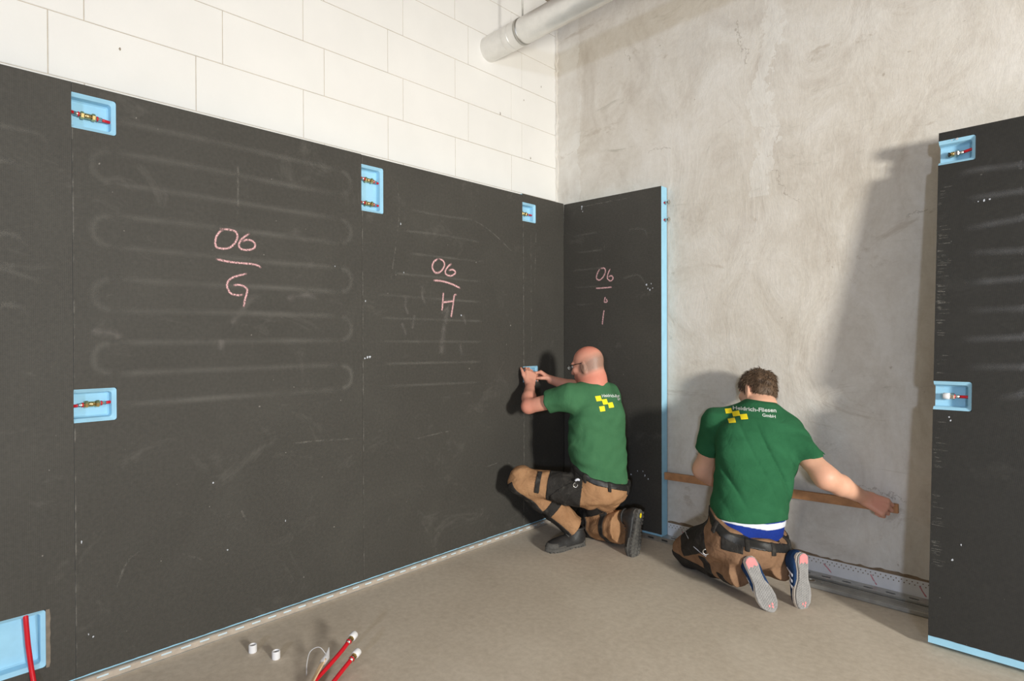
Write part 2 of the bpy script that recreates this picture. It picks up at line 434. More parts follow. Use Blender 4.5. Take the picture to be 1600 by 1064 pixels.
# ------------------------------------------------------------------ panels
T = 0.076                                # panel thickness
def rounded_loop(x0, x1, z0, z1, r, y, n=4):
    out = []
    for (cx, cz, a0) in ((x1-r, z1-r, 0), (x0+r, z1-r, 90), (x0+r, z0+r, 180), (x1-r, z0+r, 270)):
        for k in range(n+1):
            a = math.radians(a0 + 90*k/n); out.append((cx+r*math.cos(a), y, cz+r*math.sin(a)))
    return out
def make_tray(parent, x0, x1, z0, z1, depth, open_left=None, lip=0.014):
    """a recess milled into the foam: bevelled lip, steep inner wall, flat floor"""
    xs0 = x0 - (0.06 if open_left is not None else 0)
    loops = [rounded_loop(xs0, x1, z0, z1, 0.010, 0.0008), rounded_loop(xs0+0.002, x1-0.002, z0+0.002, z1-0.002, 0.009, 0.002),
             rounded_loop(xs0+lip, x1-lip, z0+lip, z1-lip, 0.010, 0.012), rounded_loop(xs0+lip+0.003, x1-lip-0.003, z0+lip+0.003, z1-lip-0.003, 0.009, depth-0.006),
             rounded_loop(xs0+lip+0.008, x1-lip-0.008, z0+lip+0.008, z1-lip-0.008, 0.006, depth)]
    bm = bmesh.new(); n = len(loops[0])
    vs_ = [[bm.verts.new(p) for p in lp] for lp in loops]
    for a, b in zip(vs_[:-1], vs_[1:]):
        for k in range(n):
            bm.faces.new((a[k], b[k], b[(k+1) % n], a[(k+1) % n]))
    bm.faces.new(list(reversed(vs_[-1])))
    if open_left is not None:
        g = bm.verts[:]+bm.edges[:]+bm.faces[:]
        bmesh.ops.bisect_plane(bm, geom=g, plane_co=(open_left, 0, 0), plane_no=(-1, 0, 0), clear_outer=True)
    bmesh.ops.recalc_face_normals(bm, faces=bm.faces[:])
    me = bpy.data.meshes.new('recess_tray'); bm.to_mesh(me); bm.free()
    return link_mesh('recess_tray', me, M['foam_deep'], parent)

def make_panel(label, loc, rz, W, H, holes, thick=T, name='insulation_panel', foot=0.0, coat=None):
    """black coated foam panel; local x = width, z = height, front faces -y.  holes: (x0,x1,z0,z1,depth,open_left)"""
    root = empty(name, loc, rz)
    tag(root, label, 'panel', 'black coated foam wall panels')
    xs = sorted({0.0, W, *[h[0] for h in holes], *[h[1] for h in holes]})
    zs = sorted({0.0, H, *[h[2] for h in holes], *[h[3] for h in holes]})
    def inside(i, j):
        cx, cz_ = (xs[i]+xs[i+1])/2, (zs[j]+zs[j+1])/2
        for h in holes:
            if h[0] < cx < h[1] and h[2] < cz_ < h[3]: return h
        return None
    c = 0.0025
    zf = [foot] + zs[1:]
    co = grid_solid(xs, zf, lambda i, j: None if inside(i, j) else 0.0, c)
    if foot > 0:                          # chipped lower edge of the coating
        r0 = random.Random(6); n0 = 60; up_ = [(W*i/n0, -0.0002, foot+0.002) for i in range(n0+1)]; dn_ = [(W*i/n0, -0.0002, foot-0.0022*r0.random()**2) for i in range(n0+1)]
        co.add(up_+dn_, [(n0+1+i, n0+2+i, i+1, i) for i in range(n0)])
    co.build('coating', coat or M['panel'], root)
    core = grid_solid([x for x in xs], [z for z in zs], lambda i, j: (inside(i, j)[4]+0.004) if inside(i, j) else c+0.0002, thick-c-0.0002)
    core.build('foam_core', M['foam'], root)
    bk = MB().box(0, W, thick-c, thick, 0, H); bk.build('back_coating', M['panel'], root)
    for h in holes: make_tray(root, h[0], h[1], h[2], h[3], h[4], h[5])
    return root

RZ = math.pi/2
ZB = 0.035                                # underside of the mounted panels
def left_panel(label, y0, y1, top, holes):
    g = 0.0004
    hs = [(max(h[0]-y0, 0.0) if h[5] is None else 0.0, h[1]-y0-g, h[2]-ZB, h[3]-ZB, h[4], (0.0 if h[5] is not None else None)) for h in holes]
    return make_panel(label, (0, y0+g, ZB), RZ, y1-y0-2*g, top-ZB, hs, foot=0.007)
Y3, Y2, Y1 = -2.9714, -1.7120, -0.4500
P0 = left_panel('black panel at the left picture edge with a low recess and red pipe', -4.22, Y3, 2.30,
                [(-3.46, -3.062, 0.122, 0.333, 0.052, None)])
P1 = left_panel('wide black panel chalked 06 over G with two blue pipe recesses', Y3, Y2, 2.30,
                [(Y3, -2.827, 2.129, 2.263, 0.046, 1), (Y3, -2.832, 1.010, 1.137, 0.046, 1)])
P2 = left_panel('black panel chalked 06 over H with one tall blue double pipe recess', Y2, Y1, 2.298,
                [(Y2, -1.575, 2.003, 2.249, 0.046, 1)])
P3 = left_panel('narrow black panel strip filling the wall corner beside the balding man', Y1, -0.001, 2.306,
                [(Y1, -0.313, 2.121, 2.249, 0.046, 1), (Y1, -0.296, 1.02, 1.128, 0.046, 1)])
P4 = make_panel('black panel chalked 06 over i with a bright blue foam edge by the plastered wall', (0.001, 0.0, ZB), 0, 0.797, 2.30-ZB, [], foot=0.014)
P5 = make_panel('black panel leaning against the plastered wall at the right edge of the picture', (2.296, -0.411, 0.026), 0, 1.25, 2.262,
                [(0.0, 0.137, 2.107, 2.222, 0.046, 0.0), (0.0, 0.137, 0.990, 1.115, 0.046, 0.0)], foot=0.030, coat=M['panel_dark'])
P5.rotation_euler = (-math.radians(7.93), math.radians(-0.5), math.radians(-1.95))
# ---- writing, dust and scratches, in wall coordinates (y or x, z)
CHALK_G = [[(-2.438,1.813),(-2.399,1.815),(-2.37,1.811),(-2.359,1.79),(-2.37,1.759),(-2.394,1.735),(-2.424,1.727),(-2.449,1.731),(-2.455,1.749),(-2.451,1.775),(-2.436,1.8),(-2.418,1.813)],[(-2.302,1.81),(-2.323,1.795),(-2.343,1.775),(-2.353,1.752),(-2.345,1.735),(-2.319,1.732),(-2.288,1.741),(-2.279,1.76),(-2.292,1.776),(-2.318,1.778),(-2.34,1.766)],[(-2.455,1.68),(-2.412,1.673),(-2.362,1.67),(-2.293,1.67),(-2.266,1.665),(-2.25,1.654)],[(-2.315,1.625),(-2.354,1.613),(-2.388,1.598),(-2.405,1.575),(-2.403,1.55),(-2.387,1.529),(-2.354,1.524),(-2.333,1.53)],[(-2.38,1.568),(-2.346,1.57),(-2.318,1.554),(-2.322,1.523),(-2.329,1.497),(-2.333,1.469)]]
CHALK_H = [[(-1.189,1.798),(-1.226,1.772),(-1.236,1.738),(-1.212,1.711),(-1.175,1.72),(-1.145,1.756),(-1.152,1.784),(-1.189,1.798)],[(-1.085,1.776),(-1.118,1.753),(-1.138,1.722),(-1.123,1.703),(-1.085,1.703),(-1.057,1.723),(-1.077,1.739),(-1.115,1.732)],[(-1.231,1.665),(-1.16,1.664),(-1.085,1.651),(-1.016,1.629)],[(-1.153,1.599),(-1.158,1.544),(-1.164,1.486)],[(-1.158,1.538),(-1.067,1.55)],[(-1.047,1.589),(-1.067,1.582),(-1.078,1.524),(-1.094,1.448)]]
CHALK_I = [[(0.322,1.807),(0.297,1.77),(0.292,1.74),(0.314,1.726),(0.344,1.742),(0.366,1.777),(0.359,1.804),(0.322,1.807)],[(0.409,1.8),(0.39,1.769),(0.384,1.733),(0.409,1.714),(0.43,1.73),(0.416,1.749),(0.387,1.741)],[(0.284,1.67),(0.344,1.669),(0.423,1.671)],[(0.365,1.608),(0.358,1.572),(0.38,1.573),(0.373,1.595)],[(0.355,1.517),(0.346,1.463),(0.34,1.412)]]
ribbons('chalk_writing', CHALK_G, 0.0105, M['chalk'], P1, off=(Y3, ZB))
ribbons('chalk_writing', CHALK_H, 0.0130, M['chalk'], P2, off=(Y2, ZB))
ribbons('chalk_writing', CHALK_I, 0.0115, M['chalk'], P4, off=(0.001, ZB))

def serpentine(x0, x1, zs, first='L', skip=()):
    """runs of the heating pipe showing through the coating: straight runs joined by U-turns"""
    out = []; side = first
    for k, z in enumerate(zs):
        if k in skip: side = 'R' if side == 'L' else 'L'; continue
        out.append([(x0+0.06, z), (x0+0.06+(x1-x0-0.12)*0.33, z+random.uniform(-0.004, 0.004)), (x0+0.06+(x1-x0-0.12)*0.66, z+random.uniform(-0.004, 0.004)), (x1-0.06, z)])
        if k+1 < len(zs):
            zm, dz = (z+zs[k+1])/2, (z-zs[k+1])/2; s = -1 if side == 'L' else 1
            xe = x0+0.06 if side == 'L' else x1-0.06
            out.append([(xe, z), (xe+s*0.045, zm+dz*0.70), (xe+s*0.062, zm), (xe+s*0.045, zm-dz*0.70), (xe, zs[k+1])])
        side = 'R' if side == 'L' else 'L'
    return out
ZS = [2.19-0.125*k for k in range(10)]
ribbons('pipe_imprint', serpentine(-2.905, -1.78, ZS, 'R'), 0.040, M['dust'], P1, y=-0.0004, off=(Y3, ZB))
DUST_H = [[(-1.399,2.055),(-1.174,2.053),(-0.91,2.065)],[(-1.442,1.929),(-1.175,1.938),(-0.822,1.931)],[(-1.4,1.806),(-0.804,1.809)],[(-1.526,1.687),(-1.176,1.685),(-0.814,1.681)],[(-1.62,1.564),(-0.824,1.551)],[(-1.607,1.437),(-0.824,1.431)],[(-1.608,1.31),(-0.825,1.3)],[(-1.596,1.187),(-0.835,1.174)],[(-1.583,1.064),(-0.844,1.044)]]
ribbons('pipe_imprint', DUST_H, 0.022, M['dust'], P2, y=-0.0004, off=(Y2, ZB))
DUST_0 = [[(-3.209,2.085),(-3.179,2.083),(-3.086,2.081),(-3.054,2.063),(-3.034,2.002)],[(-3.209,1.96),(-3.18,1.961),(-3.134,1.951),(-3.103,1.917)],[(-3.211,1.704),(-3.182,1.703),(-3.136,1.699),(-3.101,1.658)],[(-3.212,1.588),(-3.182,1.581),(-3.042,1.531)],[(-3.213,1.453),(-3.183,1.449),(-3.122,1.442),(-3.099,1.397)]]
DUST_0 = [[(-4.1, p[0][1])] + p for p in DUST_0]
ribbons('pipe_imprint', DUST_0, 0.028, M['dust'], P0, y=-0.0004, off=(-4.22, ZB))
DUST_5 = [[(0.039,2.033),(0.092,2.056),(0.254,2.047),(0.332,2.042)],[(0.073,1.929),(0.256,1.931),(0.333,1.93)],[(0.066,1.794),(0.258,1.811),(0.334,1.818)],[(0.079,1.684),(0.26,1.675),(0.336,1.672)],[(0.071,1.55),(0.261,1.554),(0.337,1.556)],[(0.084,1.429),(0.263,1.427),(0.338,1.426)],[(0.066,1.298),(0.265,1.308),(0.34,1.313)],[(0.089,1.18),(0.266,1.184),(0.341,1.186)],[(0.183,1.05),(0.268,1.067),(0.342,1.081)]]
DUST_5 = [[(a+0.03, b) for a, b in p] + [(1.1, p[-1][1])] for p in DUST_5]
ribbons('pipe_imprint', DUST_5, 0.040, M['dust5'], P5, y=-0.0004)
ribbons('pipe_imprint', [[(0.10+0.02*math.sin(k*2.1), 2.06-0.125*k), (0.30+0.05*math.sin(k), 2.06-0.125*k)] for k in range(5)] + [[(0.50, 1.72), (0.62, 1.74), (0.68, 1.68)], [(0.55, 2.05), (0.66, 2.04), (0.7, 1.99)]], 0.022, M['dust'], P4, y=-0.0004, off=(0, ZB))
SMUDGE_H = [[(-1.43,1.562),(-1.43,1.504),(-1.413,1.459)],[(-1.309,1.632),(-1.311,1.567),(-1.284,1.521)],[(-1.366,1.46),(-1.385,1.378)],[(-1.113,1.515),(-1.154,1.367),(-1.171,1.221)],[(-0.998,1.469),(-0.973,1.406)],[(-1.024,1.293),(-1.008,1.217)],[(-1.459,1.412),(-1.424,1.343)],[(-1.10,1.53),(-1.13,1.50),(-1.17,1.47)]]
SMUDGE_G = [[(-2.254,1.527),(-2.307,1.505),(-2.345,1.452),(-2.39,1.388)],[(-2.131,1.515),(-2.044,1.541),(-1.969,1.527)],[(-2.433,1.325),(-2.435,1.275)],[(-2.92,1.366),(-2.888,1.355),(-2.841,1.349),(-2.817,1.327)]]
ribbons('chalk_smudge', SMUDGE_G, 0.045, M['smudge'], P1, y=-0.0011, off=(Y3, ZB))
ribbons('chalk_smudge', SMUDGE_H, lambda q: 0.06 if q == 3 else 0.030, M['smudge'], P2, y=-0.0011, off=(Y2, ZB))
SCR_H = [[(-1.483,2.20),(-1.472,2.062),(-1.477,1.97),(-1.498,1.82),(-1.533,1.636)],[(-0.91,2.065),(-0.748,2.008),(-0.517,1.879)],[(-1.36,0.75),(-1.22,0.76),(-1.10,0.765)],[(-0.80,0.5),(-0.70,0.51)]]
ribbons('scratch', SCR_H, 0.010, M['scratch'], P2, y=-0.0014, off=(Y2, ZB))
ribbons('scratch', [[(-2.355,2.12),(-2.357,1.85)],[(-2.1,0.82),(-1.95,0.815),(-1.76,0.80)],[(-2.60,0.42),(-2.52,0.37)],[(-2.84,0.34),(-2.80,0.44),(-2.75,0.47)],[(-2.865,1.50),(-2.84,1.50)],[(-2.35,0.55),(-2.32,0.48)]], 0.012, M['scratch'], P1, y=-0.0014, off=(Y3, ZB))
ribbons('scratch', [[(-0.443,2.09),(-0.442,0.30)],[(-0.365,2.10),(-0.364,1.20)],[(-0.312,2.08),(-0.331,1.63)],[(-0.36,0.95),(-0.36,0.2)]], 0.008, M['scratch'], P3, y=-0.0014, off=(Y1, ZB))
ribbons('scratch', [[(0.15,2.26),(0.55,2.262)],[(0.36,2.0),(0.36,1.93)]], 0.010, M['scratch'], P4, y=-0.0014, off=(0, ZB))
# dust and chipped coating along the panel joints
def joint_line(parent, x, z0, z1, m, w=0.007, seed=1):
    r_ = random.Random(seed); pl = []; z = z0
    while z < z1-0.05:
        l = r_.uniform(0.10, 0.45); pl.append([(x+r_.uniform(-0.001, 0.001), z), (x+r_.uniform(-0.0015, 0.0015), min(z1, z+l))]); z += l + r_.uniform(0.0, 0.12)
    ribbons('joint_dust', pl, w, m, parent, y=-0.0016, sub=3, joined=True)
joint_line(P1, 0.002, 0.0, 2.26, M['joint'], 0.006, 2)
joint_line(P2, 0.003, 0.0, 2.26, M['joint'], 0.007, 3)
joint_line(P3, 0.003, 0.0, 2.27, M['joint'], 0.007, 4)
# worn thread ends along the free edge of the leaning panel
r_ = random.Random(12); pl = []
for k in range(120):
    z = r_.choice([r_.uniform(1.05, 2.0), r_.gauss(1.62, 0.12), r_.uniform(0.3, 0.95)])
    x = r_.uniform(0.002, 0.012); pl.append([(x, z), (x+r_.uniform(0.012, 0.05), z+r_.uniform(-0.003, 0.003))])
ribbons('frayed_thread', pl, 0.0045, M['scratch'], P5, y=-0.0010, sub=2, joined=True)
# little foam-coloured chips knocked out of the coating
def chips(parent, pts, s=0.008, seed=0):
    r2 = random.Random(seed)
    for (x, z) in pts:
        n = 7; a0 = r2.random()*6; ss = s*r2.uniform(0.5, 1.2); st = r2.uniform(0.4, 1.0)
        v = [(x+ss*math.cos(a0+k*6.283/n)*r2.uniform(0.5, 1.1)*st, -0.0018, z+ss*math.sin(a0+k*6.283/n)*r2.uniform(0.5, 1.1)) for k in range(n)]
        mesh_obj('coating_chip', v, [tuple(reversed(range(n)))], M['chip'], parent)
chips(P4, [(0.165, 2.225), (0.163, 2.21), (0.172, 2.19), (0.690, 1.635), (0.700, 1.610), (0.715, 1.60), (0.725, 1.64), (0.735, 1.61), (0.62, 0.40), (0.66, 0.405), (0.675, 0.38), (0.70, 0.36), (0.57, 0.37)], 0.0085, 1)
chips(P1, [(0.02, 0.52), (0.04, 0.16), (0.055, 0.145), (0.5, 0.66), (0.56, 0.35), (0.83, 0.42), (1.1, 1.66)], 0.006, 2)
chips(P2, [(0.02, 1.49), (0.015, 1.185), (0.03, 1.19), (0.045, 1.192), (0.25, 1.93), (0.27, 1.66), (0.7, 1.43)], 0.007, 3)
chips(P5, [(0.15, 1.91), (0.17, 1.912), (0.19, 1.914), (0.06, 0.96), (0.065, 0.945), (0.08, 0.36), (0.11, 0.43), (0.05, 2.215), (0.07, 2.218)], 0.007, 4)

# ------------------------------------------------------------------ pipes and couplings
def hexnut(mb, x0, x1, y, z, r):
    c = (x1-x0)*0.18
    mb.tube([(x0, y, z), (x0+c, y, z), (x1-c, y, z), (x1, y, z)], [r*0.86, r, r, r*0.86], 6)
def coupling(label, panel, x0, x1, y, z, kind='joint', xoff=0.0, dz=0.0):
    """runs along the panel's x: red pipe, press sleeve, two hex nuts on a brass body, sleeve, red pipe"""
    t = empty('pipe_coupling'); t.matrix_world = panel_matrix(panel) @ Matrix.Translation((x0, y, z))
    tag(t, label, 'pipe fitting', 'brass pipe couplings in the panel recesses')
    L = x1-x0; c = L*0.5 + xoff; q = dz
    if kind == 'joint':
        MB().tube([(0.001, 0, -q), (c-0.030, 0, -q*0.3)], 0.0062).build('pipe', M['red'], t, True)
        MB().tube([(c+0.030, 0, q*0.3), (L, 0, q)], 0.0062).build('pipe', M['red'], t, True)
        for s in (-1, 1):
            MB().tube([(c+s*0.046, 0, s*q*.4), (c+s*0.020, 0, s*q*.2)], 0.0078, 12).build('press_sleeve', M['nickel'], t, True)
            MB().tube([(c+s*0.033, 0, s*q*.3), (c+s*0.028, 0, s*q*.3)], 0.0095, 12).build('red_ring', M['red'], t, True)
            mb = MB(); hexnut(mb, c+(s*0.012 if s > 0 else -0.025), c+(0.025 if s > 0 else -0.012), 0, 0, 0.0145); mb.build('nut', M['brass'], t)
        MB().tube([(c-0.013, 0, 0), (c+0.013, 0, 0)], 0.0105, 12).build('coupling_body', M['brass'], t, True)
    else:
        MB().tube([(L-0.052, 0, 0), (L, 0, q)], 0.0066).build('pipe', M['red'], t, True)
        MB().tube([(L-0.064, 0, 0), (L-0.045, 0, 0)], 0.0082, 12).build('press_sleeve', M['nickel'], t, True)
        mb = MB(); hexnut(mb, L-0.078, L-0.062, 0, 0, 0.0155); mb.build('nut', M['nickel'], t)
        if kind == 'capped':
            MB().tube([(L-0.066, 0, 0), (L-0.061, 0, 0)], 0.0100, 12).build('red_ring', M['red'], t, True)
            MB().tube([(L-0.104, 0, 0), (L-0.103, 0, 0), (L-0.080, 0, 0), (L-0.079, 0, 0)], [0.013, 0.0145, 0.0145, 0.013], 14).build('cap', M['cap'], t, True)
        else:
            MB().tube([(L-0.098, 0, 0), (L-0.092, 0, 0), (L-0.092, 0, 0), (L-0.078, 0, 0)], [0.0085, 0.0085, 0.0105, 0.0105], 12).build('coupling_body', M['brass'], t, True)
            MB().tube([(L-0.103, 0, 0), (L-0.098, 0, 0)], 0.0100, 12).build('seal', simple('black_rubber', srgb(30, 30, 30), 0.6), t, True)
    return t
def panel_matrix(o):
    return Matrix.Translation(o.location) @ o.rotation_euler.to_matrix().to_4x4()
coupling('brass coupling on red pipe in the upper recess of the 06 G panel', P1, 0.0, 0.137, 0.026, 2.190-ZB, 'joint', -0.012, -0.006)
coupling('brass coupling on red pipe in the lower recess of the 06 G panel', P1, 0.0, 0.133, 0.026, 1.076-ZB, 'joint', -0.004, 0.004)
coupling('upper of the two brass couplings in the tall recess of the 06 H panel', P2, 0.0, 0.132, 0.026, 2.178-ZB, 'joint', -0.004, -0.008)
coupling('lower of the two brass couplings in the tall recess of the 06 H panel', P2, 0.0, 0.132, 0.026, 2.052-ZB, 'joint', -0.004, -0.003)
coupling('brass coupling in the top recess of the narrow corner panel', P3, 0.0, 0.134, 0.026, 2.178-ZB, 'joint', -0.025, 0.0)
coupling('brass coupling between the hands of the balding man', P3, 0.0, 0.150, 0.024, 1.070-ZB, 'joint', -0.005, 0.0)
coupling('open nickel fitting on red pipe in the upper recess of the leaning panel', P5, 0.01, 0.137, 0.022, 2.158, 'open', 0, 0.010)
coupling('white capped fitting on red pipe in the lower recess of the leaning panel', P5, 0.01, 0.137, 0.022, 1.052, 'capped', 0, 0.0)
# two pipe ends sticking out of the free edge of the 06 i panel
for lab, z in (('upper pipe end poking out of the blue edge of the 06 i panel', 2.197), ('lower pipe end poking out of the blue edge of the 06 i panel', 2.086)):
    t = empty('pipe_end', (0.797, 0.038, z)); tag(t, lab, 'pipe fitting', 'pipe ends at the 06 i panel edge')
    MB().tube([(-0.01, 0, 0), (0.020, -0.002, 0)], 0.0062).build('pipe', M['red'], t, True)
    MB().tube([(0.014, -0.002, 0), (0.030, -0.002, 0)], 0.0078, 12).build('press_sleeve', M['nickel'], t, True)
    mb = MB(); hexnut(mb, 0.027, 0.041, -0.002, 0, 0.0145); mb.build('nut', M['nickel'], t)

# red pipe hanging in the low recess of the first panel, with a strip of bared edge beside it
t = tag(empty('heating_pipe', (0, -3.115, 0.0)), 'red plastic pipe hanging down in the low recess at the left picture edge', 'pipe')
MB().tube([(-0.020, -0.004, 0.36), (-0.012, -0.004, 0.335), (-0.008, -0.002, 0.29), (-0.004, 0.002, 0.22), (0.004, 0.008, 0.15), (0.016, 0.014, 0.09), (0.035, 0.022, 0.03), (0.06, 0.03, 0.010)], 0.0085, 12).build('pipe', M['red'], t, True)
r_ = random.Random(3)
mb = MB(); n = 12
le = [(-4.22+4.22-0 + 1.158, -0.0015, 0.118-ZB+0.214*i/n) for i in range(n+1)]
ri = [(1.158+0.013+r_.uniform(-0.0012, 0.0012)-(0.003 if i in (0, n) else 0), -0.0015, 0.118-ZB+0.214*i/n) for i in range(n+1)]
mb.add(le+ri, [(i, n+1+i, n+2+i, i+1) for i in range(n)]); mb.build('bared_edge', M['tape'], P0)

# ------------------------------------------------------------------ rails at the foot of the walls
def slot_plate(length, height, t, pitch, slot, s0, s1, x0=0.0, both=False):
    xs = [0.0]; x = x0 + pitch*0.5
    while x + slot < length: xs += [x, x+slot]; x += pitch
    xs.append(length); zs = [0.0, s0, s1, height]
    return grid_solid(xs, zs, lambda i, j: None if (i % 2 == 1 and j == 1) else 0.0, t)
M['packing'] = simple('pale_blue_foam', srgb(206, 226, 236), 0.8, 0, 0.05, 30)
# left wall: slotted angle standing under the panels
t = empty('slotted_rail', (0.010, -4.22, 0.0), RZ); tag(t, 'long dusty slotted steel rail under the black panels of the block wall', 'rail')
slot_plate(4.05, 0.028, 0.002, 0.075, 0.040, 0.016, 0.0235).build('rail_face', M['railpaint'], t)
MB().box(0, 4.05, 0.002, 0.09, 0.029, 0.031).build('rail_top', M['railpaint'], t)
MB().box(0, 4.05, 0.0025, 0.006, 0.002, 0.028).build('foam_packing', M['packing'], t)
MB().box(0, 4.05, -0.004, 0.0, 0.0, 0.0025).build('rail_foot', M['dullmetal'], t)
# back wall: perforated white plinth strip, slotted channel, and a loose straightedge
t = empty('perforated_strip', (0.80, 0.0765, 0.030)); tag(t, 'white perforated plastic strip along the foot of the plastered wall', 'strip')
xs = [0.0]; x = 0.006
while x < 2.68: xs += [x, x+0.0055]; x += 0.0115
xs.append(2.7)
grid_solid(xs, [0, 0.052, 0.058, 0.066, 0.072, 0.082], lambda i, j: None if (i % 2 == 1 and (j == 1 and (i//2) % 2 == 0 or j == 3 and (i//2) % 2 == 1)) else 0.0, 0.0015).build('perforated_face', M['white_strip'], t)
MB().box(0, 2.7, -0.030, 0.0, 0.0, 0.0015).build('strip_flange', M['white_strip'], t)
ribbons('marker_stroke', [[(0.94, 0.058), (0.965, 0.035), (0.985, 0.012)], [(1.17, 0.058), (1.185, 0.03), (1.20, 0.008)], [(1.385, 0.058), (1.40, 0.03), (1.415, 0.008)], [(0.10, 0.05), (0.12, 0.02)]], 0.007, M['pinkmark'], t)
t = empty('slotted_channel', (0.0, -0.004, 0.0)); tag(t, 'galvanized slotted channel on the floor below the white perforated strip', 'rail')
pl = slot_plate(3.5, 0.070, 0.002, 0.100, 0.042, 0.024, 0.036)
for i, q_ in enumerate(pl.v): pl.v[i] = (q_[0], q_[2], 0.034 - q_[1])
pl.f = [tuple(f) for f in pl.f]
pl.build('channel_top', M['zinc'], t)
f2 = slot_plate(3.5, 0.032, 0.002, 0.100, 0.042, 0.012, 0.022, 0.05)
f2.build('channel_face', M['zinc'], t)
MB().box(0, 3.5, 0.006, 0.068, 0.0, 0.010).build('channel_web', M['dullmetal'], t)
t = empty('straightedge', (1.690, -0.094, 0.0)); tag(t, 'dusty aluminium straightedge with a round end hole lying flat beside the floor channel', 'straightedge')
MB().box(0, 1.35, 0.0, 0.084, 0.001, 0.024, 0.003).build('bar', M['dullmetal'], t)
for yy in (0.012, 0.066):
    MB().box(0.0, 1.35, yy, yy+0.003, 0.0238, 0.0252).build('ridge', M['zinc'], t)
def ringv(r, z): return [(0.032+r*math.cos(k*math.pi/10), 0.040+r*math.sin(k*math.pi/10), z) for k in range(20)]
mesh_obj('hole_ring', ringv(0.022, 0.0245)+ringv(0.017, 0.0265)+ringv(0.016, 0.0242), [(k, (k+1) % 20, 20+(k+1) % 20, 20+k) for k in range(20)]+[(20+k, 20+(k+1) % 20, 40+(k+1) % 20, 40+k) for k in range(20)], M['zinc'], t)
mesh_obj('end_hole', ringv(0.016, 0.0243), [tuple(range(20))], M['tape'], t)
MB().tube([(0.085, 0.040, 0.024), (0.085, 0.040, 0.028)], 0.007, 10).build('screw', M['zinc'], t)
# ragged brown footing where the plaster stops; its lower part paints shade behind the strip holes
rnd = random.Random(21); mb = MB(); n = 150
lo = [(0.80+2.9*i/n, WY-0.001, 0.03) for i in range(n+1)]
hi = [(0.80+2.9*i/n, WY-0.001, 0.124+0.005*math.sin(i*0.21)+rnd.uniform(-0.004, 0.005)) for i in range(n+1)]
mb.add(lo+hi, [(i, i+1, n+2+i, n+1+i) for i in range(n)])
mb.build('footing_with_hole_shade', simple('damp_brown_mortar_hole_shade', srgb(132, 113, 92), 0.95, 0, 0.25, 30, 0.6, 60), bw)

# ------------------------------------------------------------------ wooden lath held against the wall
a, b = Vector((0.80, 0.030, 0.425)), Vector((2.102, 0.030, 0.462))
t = empty('wooden_lath', a); tag(t, 'long thin wooden lath held against the plastered wall by the kneeling dark-haired man', 'lath')
t.rotation_euler = (0, -math.atan2(b.z-a.z, b.x-a.x), 0)
mb = MB().box(0, (b-a).length, 0.0, 0.022, -0.023, 0.023, 0.002); mb.build('board', M['wood'], t)
mesh_obj('end_grain', [((b-a).length+0.0005, 0.002, -0.021), ((b-a).length+0.0005, 0.020, -0.021), ((b-a).length+0.0005, 0.020, 0.021), ((b-a).length+0.0005, 0.002, 0.021)], [(0, 1, 2, 3)], simple('end_grain', srgb(196, 150, 104), 0.8), t)

# ------------------------------------------------------------------ duct under the ceiling
A, B = Vector((WX-0.05, -0.640, 3.255)), Vector((2.6, -0.680, 3.36))
t = empty('ventilation_duct', A); tag(t, 'round galvanized ventilation duct leaving the block wall under the ceiling', 'duct')
d = (B-A); L = d.length; dn = d.normalized()
pts, rad = [], []
nn = 90
for i in range(nn+1):
    pts.append(tuple(dn*(L*i/nn))); rad.append(0.080 + (0.0012 if i % 5 == 0 else 0.0))
MB().tube(pts, rad, 36).build('duct_pipe', M['duct'], t, True)
for s in (0.24, 1.75):
    MB().tube([tuple(dn*s), tuple(dn*(s+0.003)), tuple(dn*(s+0.05)), tuple(dn*(s+0.053))], [0.081, 0.0822, 0.0822, 0.081], 36).build('duct_sleeve', M['duct'], t, True)
hp = dn*0.365
MB().tube([tuple(dn*0.352), tuple(dn*0.378)], 0.0828, 36).build('pipe_clamp', M['zinc'], t, True)
MB().tube([tuple(hp+Vector((0, 0, 0.080))), tuple(hp+Vector((0, 0, CZ-A.z-0.002)))], 0.005, 8).build('threaded_rod', M['zinc'], t, True)
MB().tube([tuple(hp+Vector((0, 0, 0.080))), tuple(hp+Vector((0, 0, 0.095)))], 0.010, 6).build('rod_nut', M['zinc'], t)

# ------------------------------------------------------------------ things on the floor
def pipe_stopper(label, x, y, rz=0.0):
    bm = bmesh.new()
    prof = [(0.0145, 0.0), (0.0165, 0.002), (0.0165, 0.031), (0.0155, 0.033), (0.0125, 0.033), (0.0118, 0.031), (0.0118, 0.016), (0.0, 0.015)]
    n = 24; rings = []
    for r, z in prof[:-1]:
        rings.append([bm.verts.new((r*math.cos(2*math.pi*k/n), r*math.sin(2*math.pi*k/n), z)) for k in range(n)])
    for a_, b_ in zip(rings[:-1], rings[1:]):
        for k in range(n): bm.faces.new((a_[k], a_[(k+1) % n], b_[(k+1) % n], b_[k]))
    bm.faces.new(rings[-1]); bm.faces.new(list(reversed(rings[0])))
    bmesh.ops.recalc_face_normals(bm, faces=bm.faces[:])
    me = bpy.data.meshes.new('plastic_stopper'); bm.to_mesh(me); bm.free()
    o = link_mesh('plastic_stopper', me, M['cap'], None, False); o.location = (x, y, 0.0)
    return tag(o, label, 'stopper', 'loose white pipe caps')
pipe_stopper('loose white plastic cap on the floor, the one nearer the black panels', 0.223, -2.396)
pipe_stopper('loose white plastic cap on the floor, the one nearer the red pipes', 0.345, -2.352)
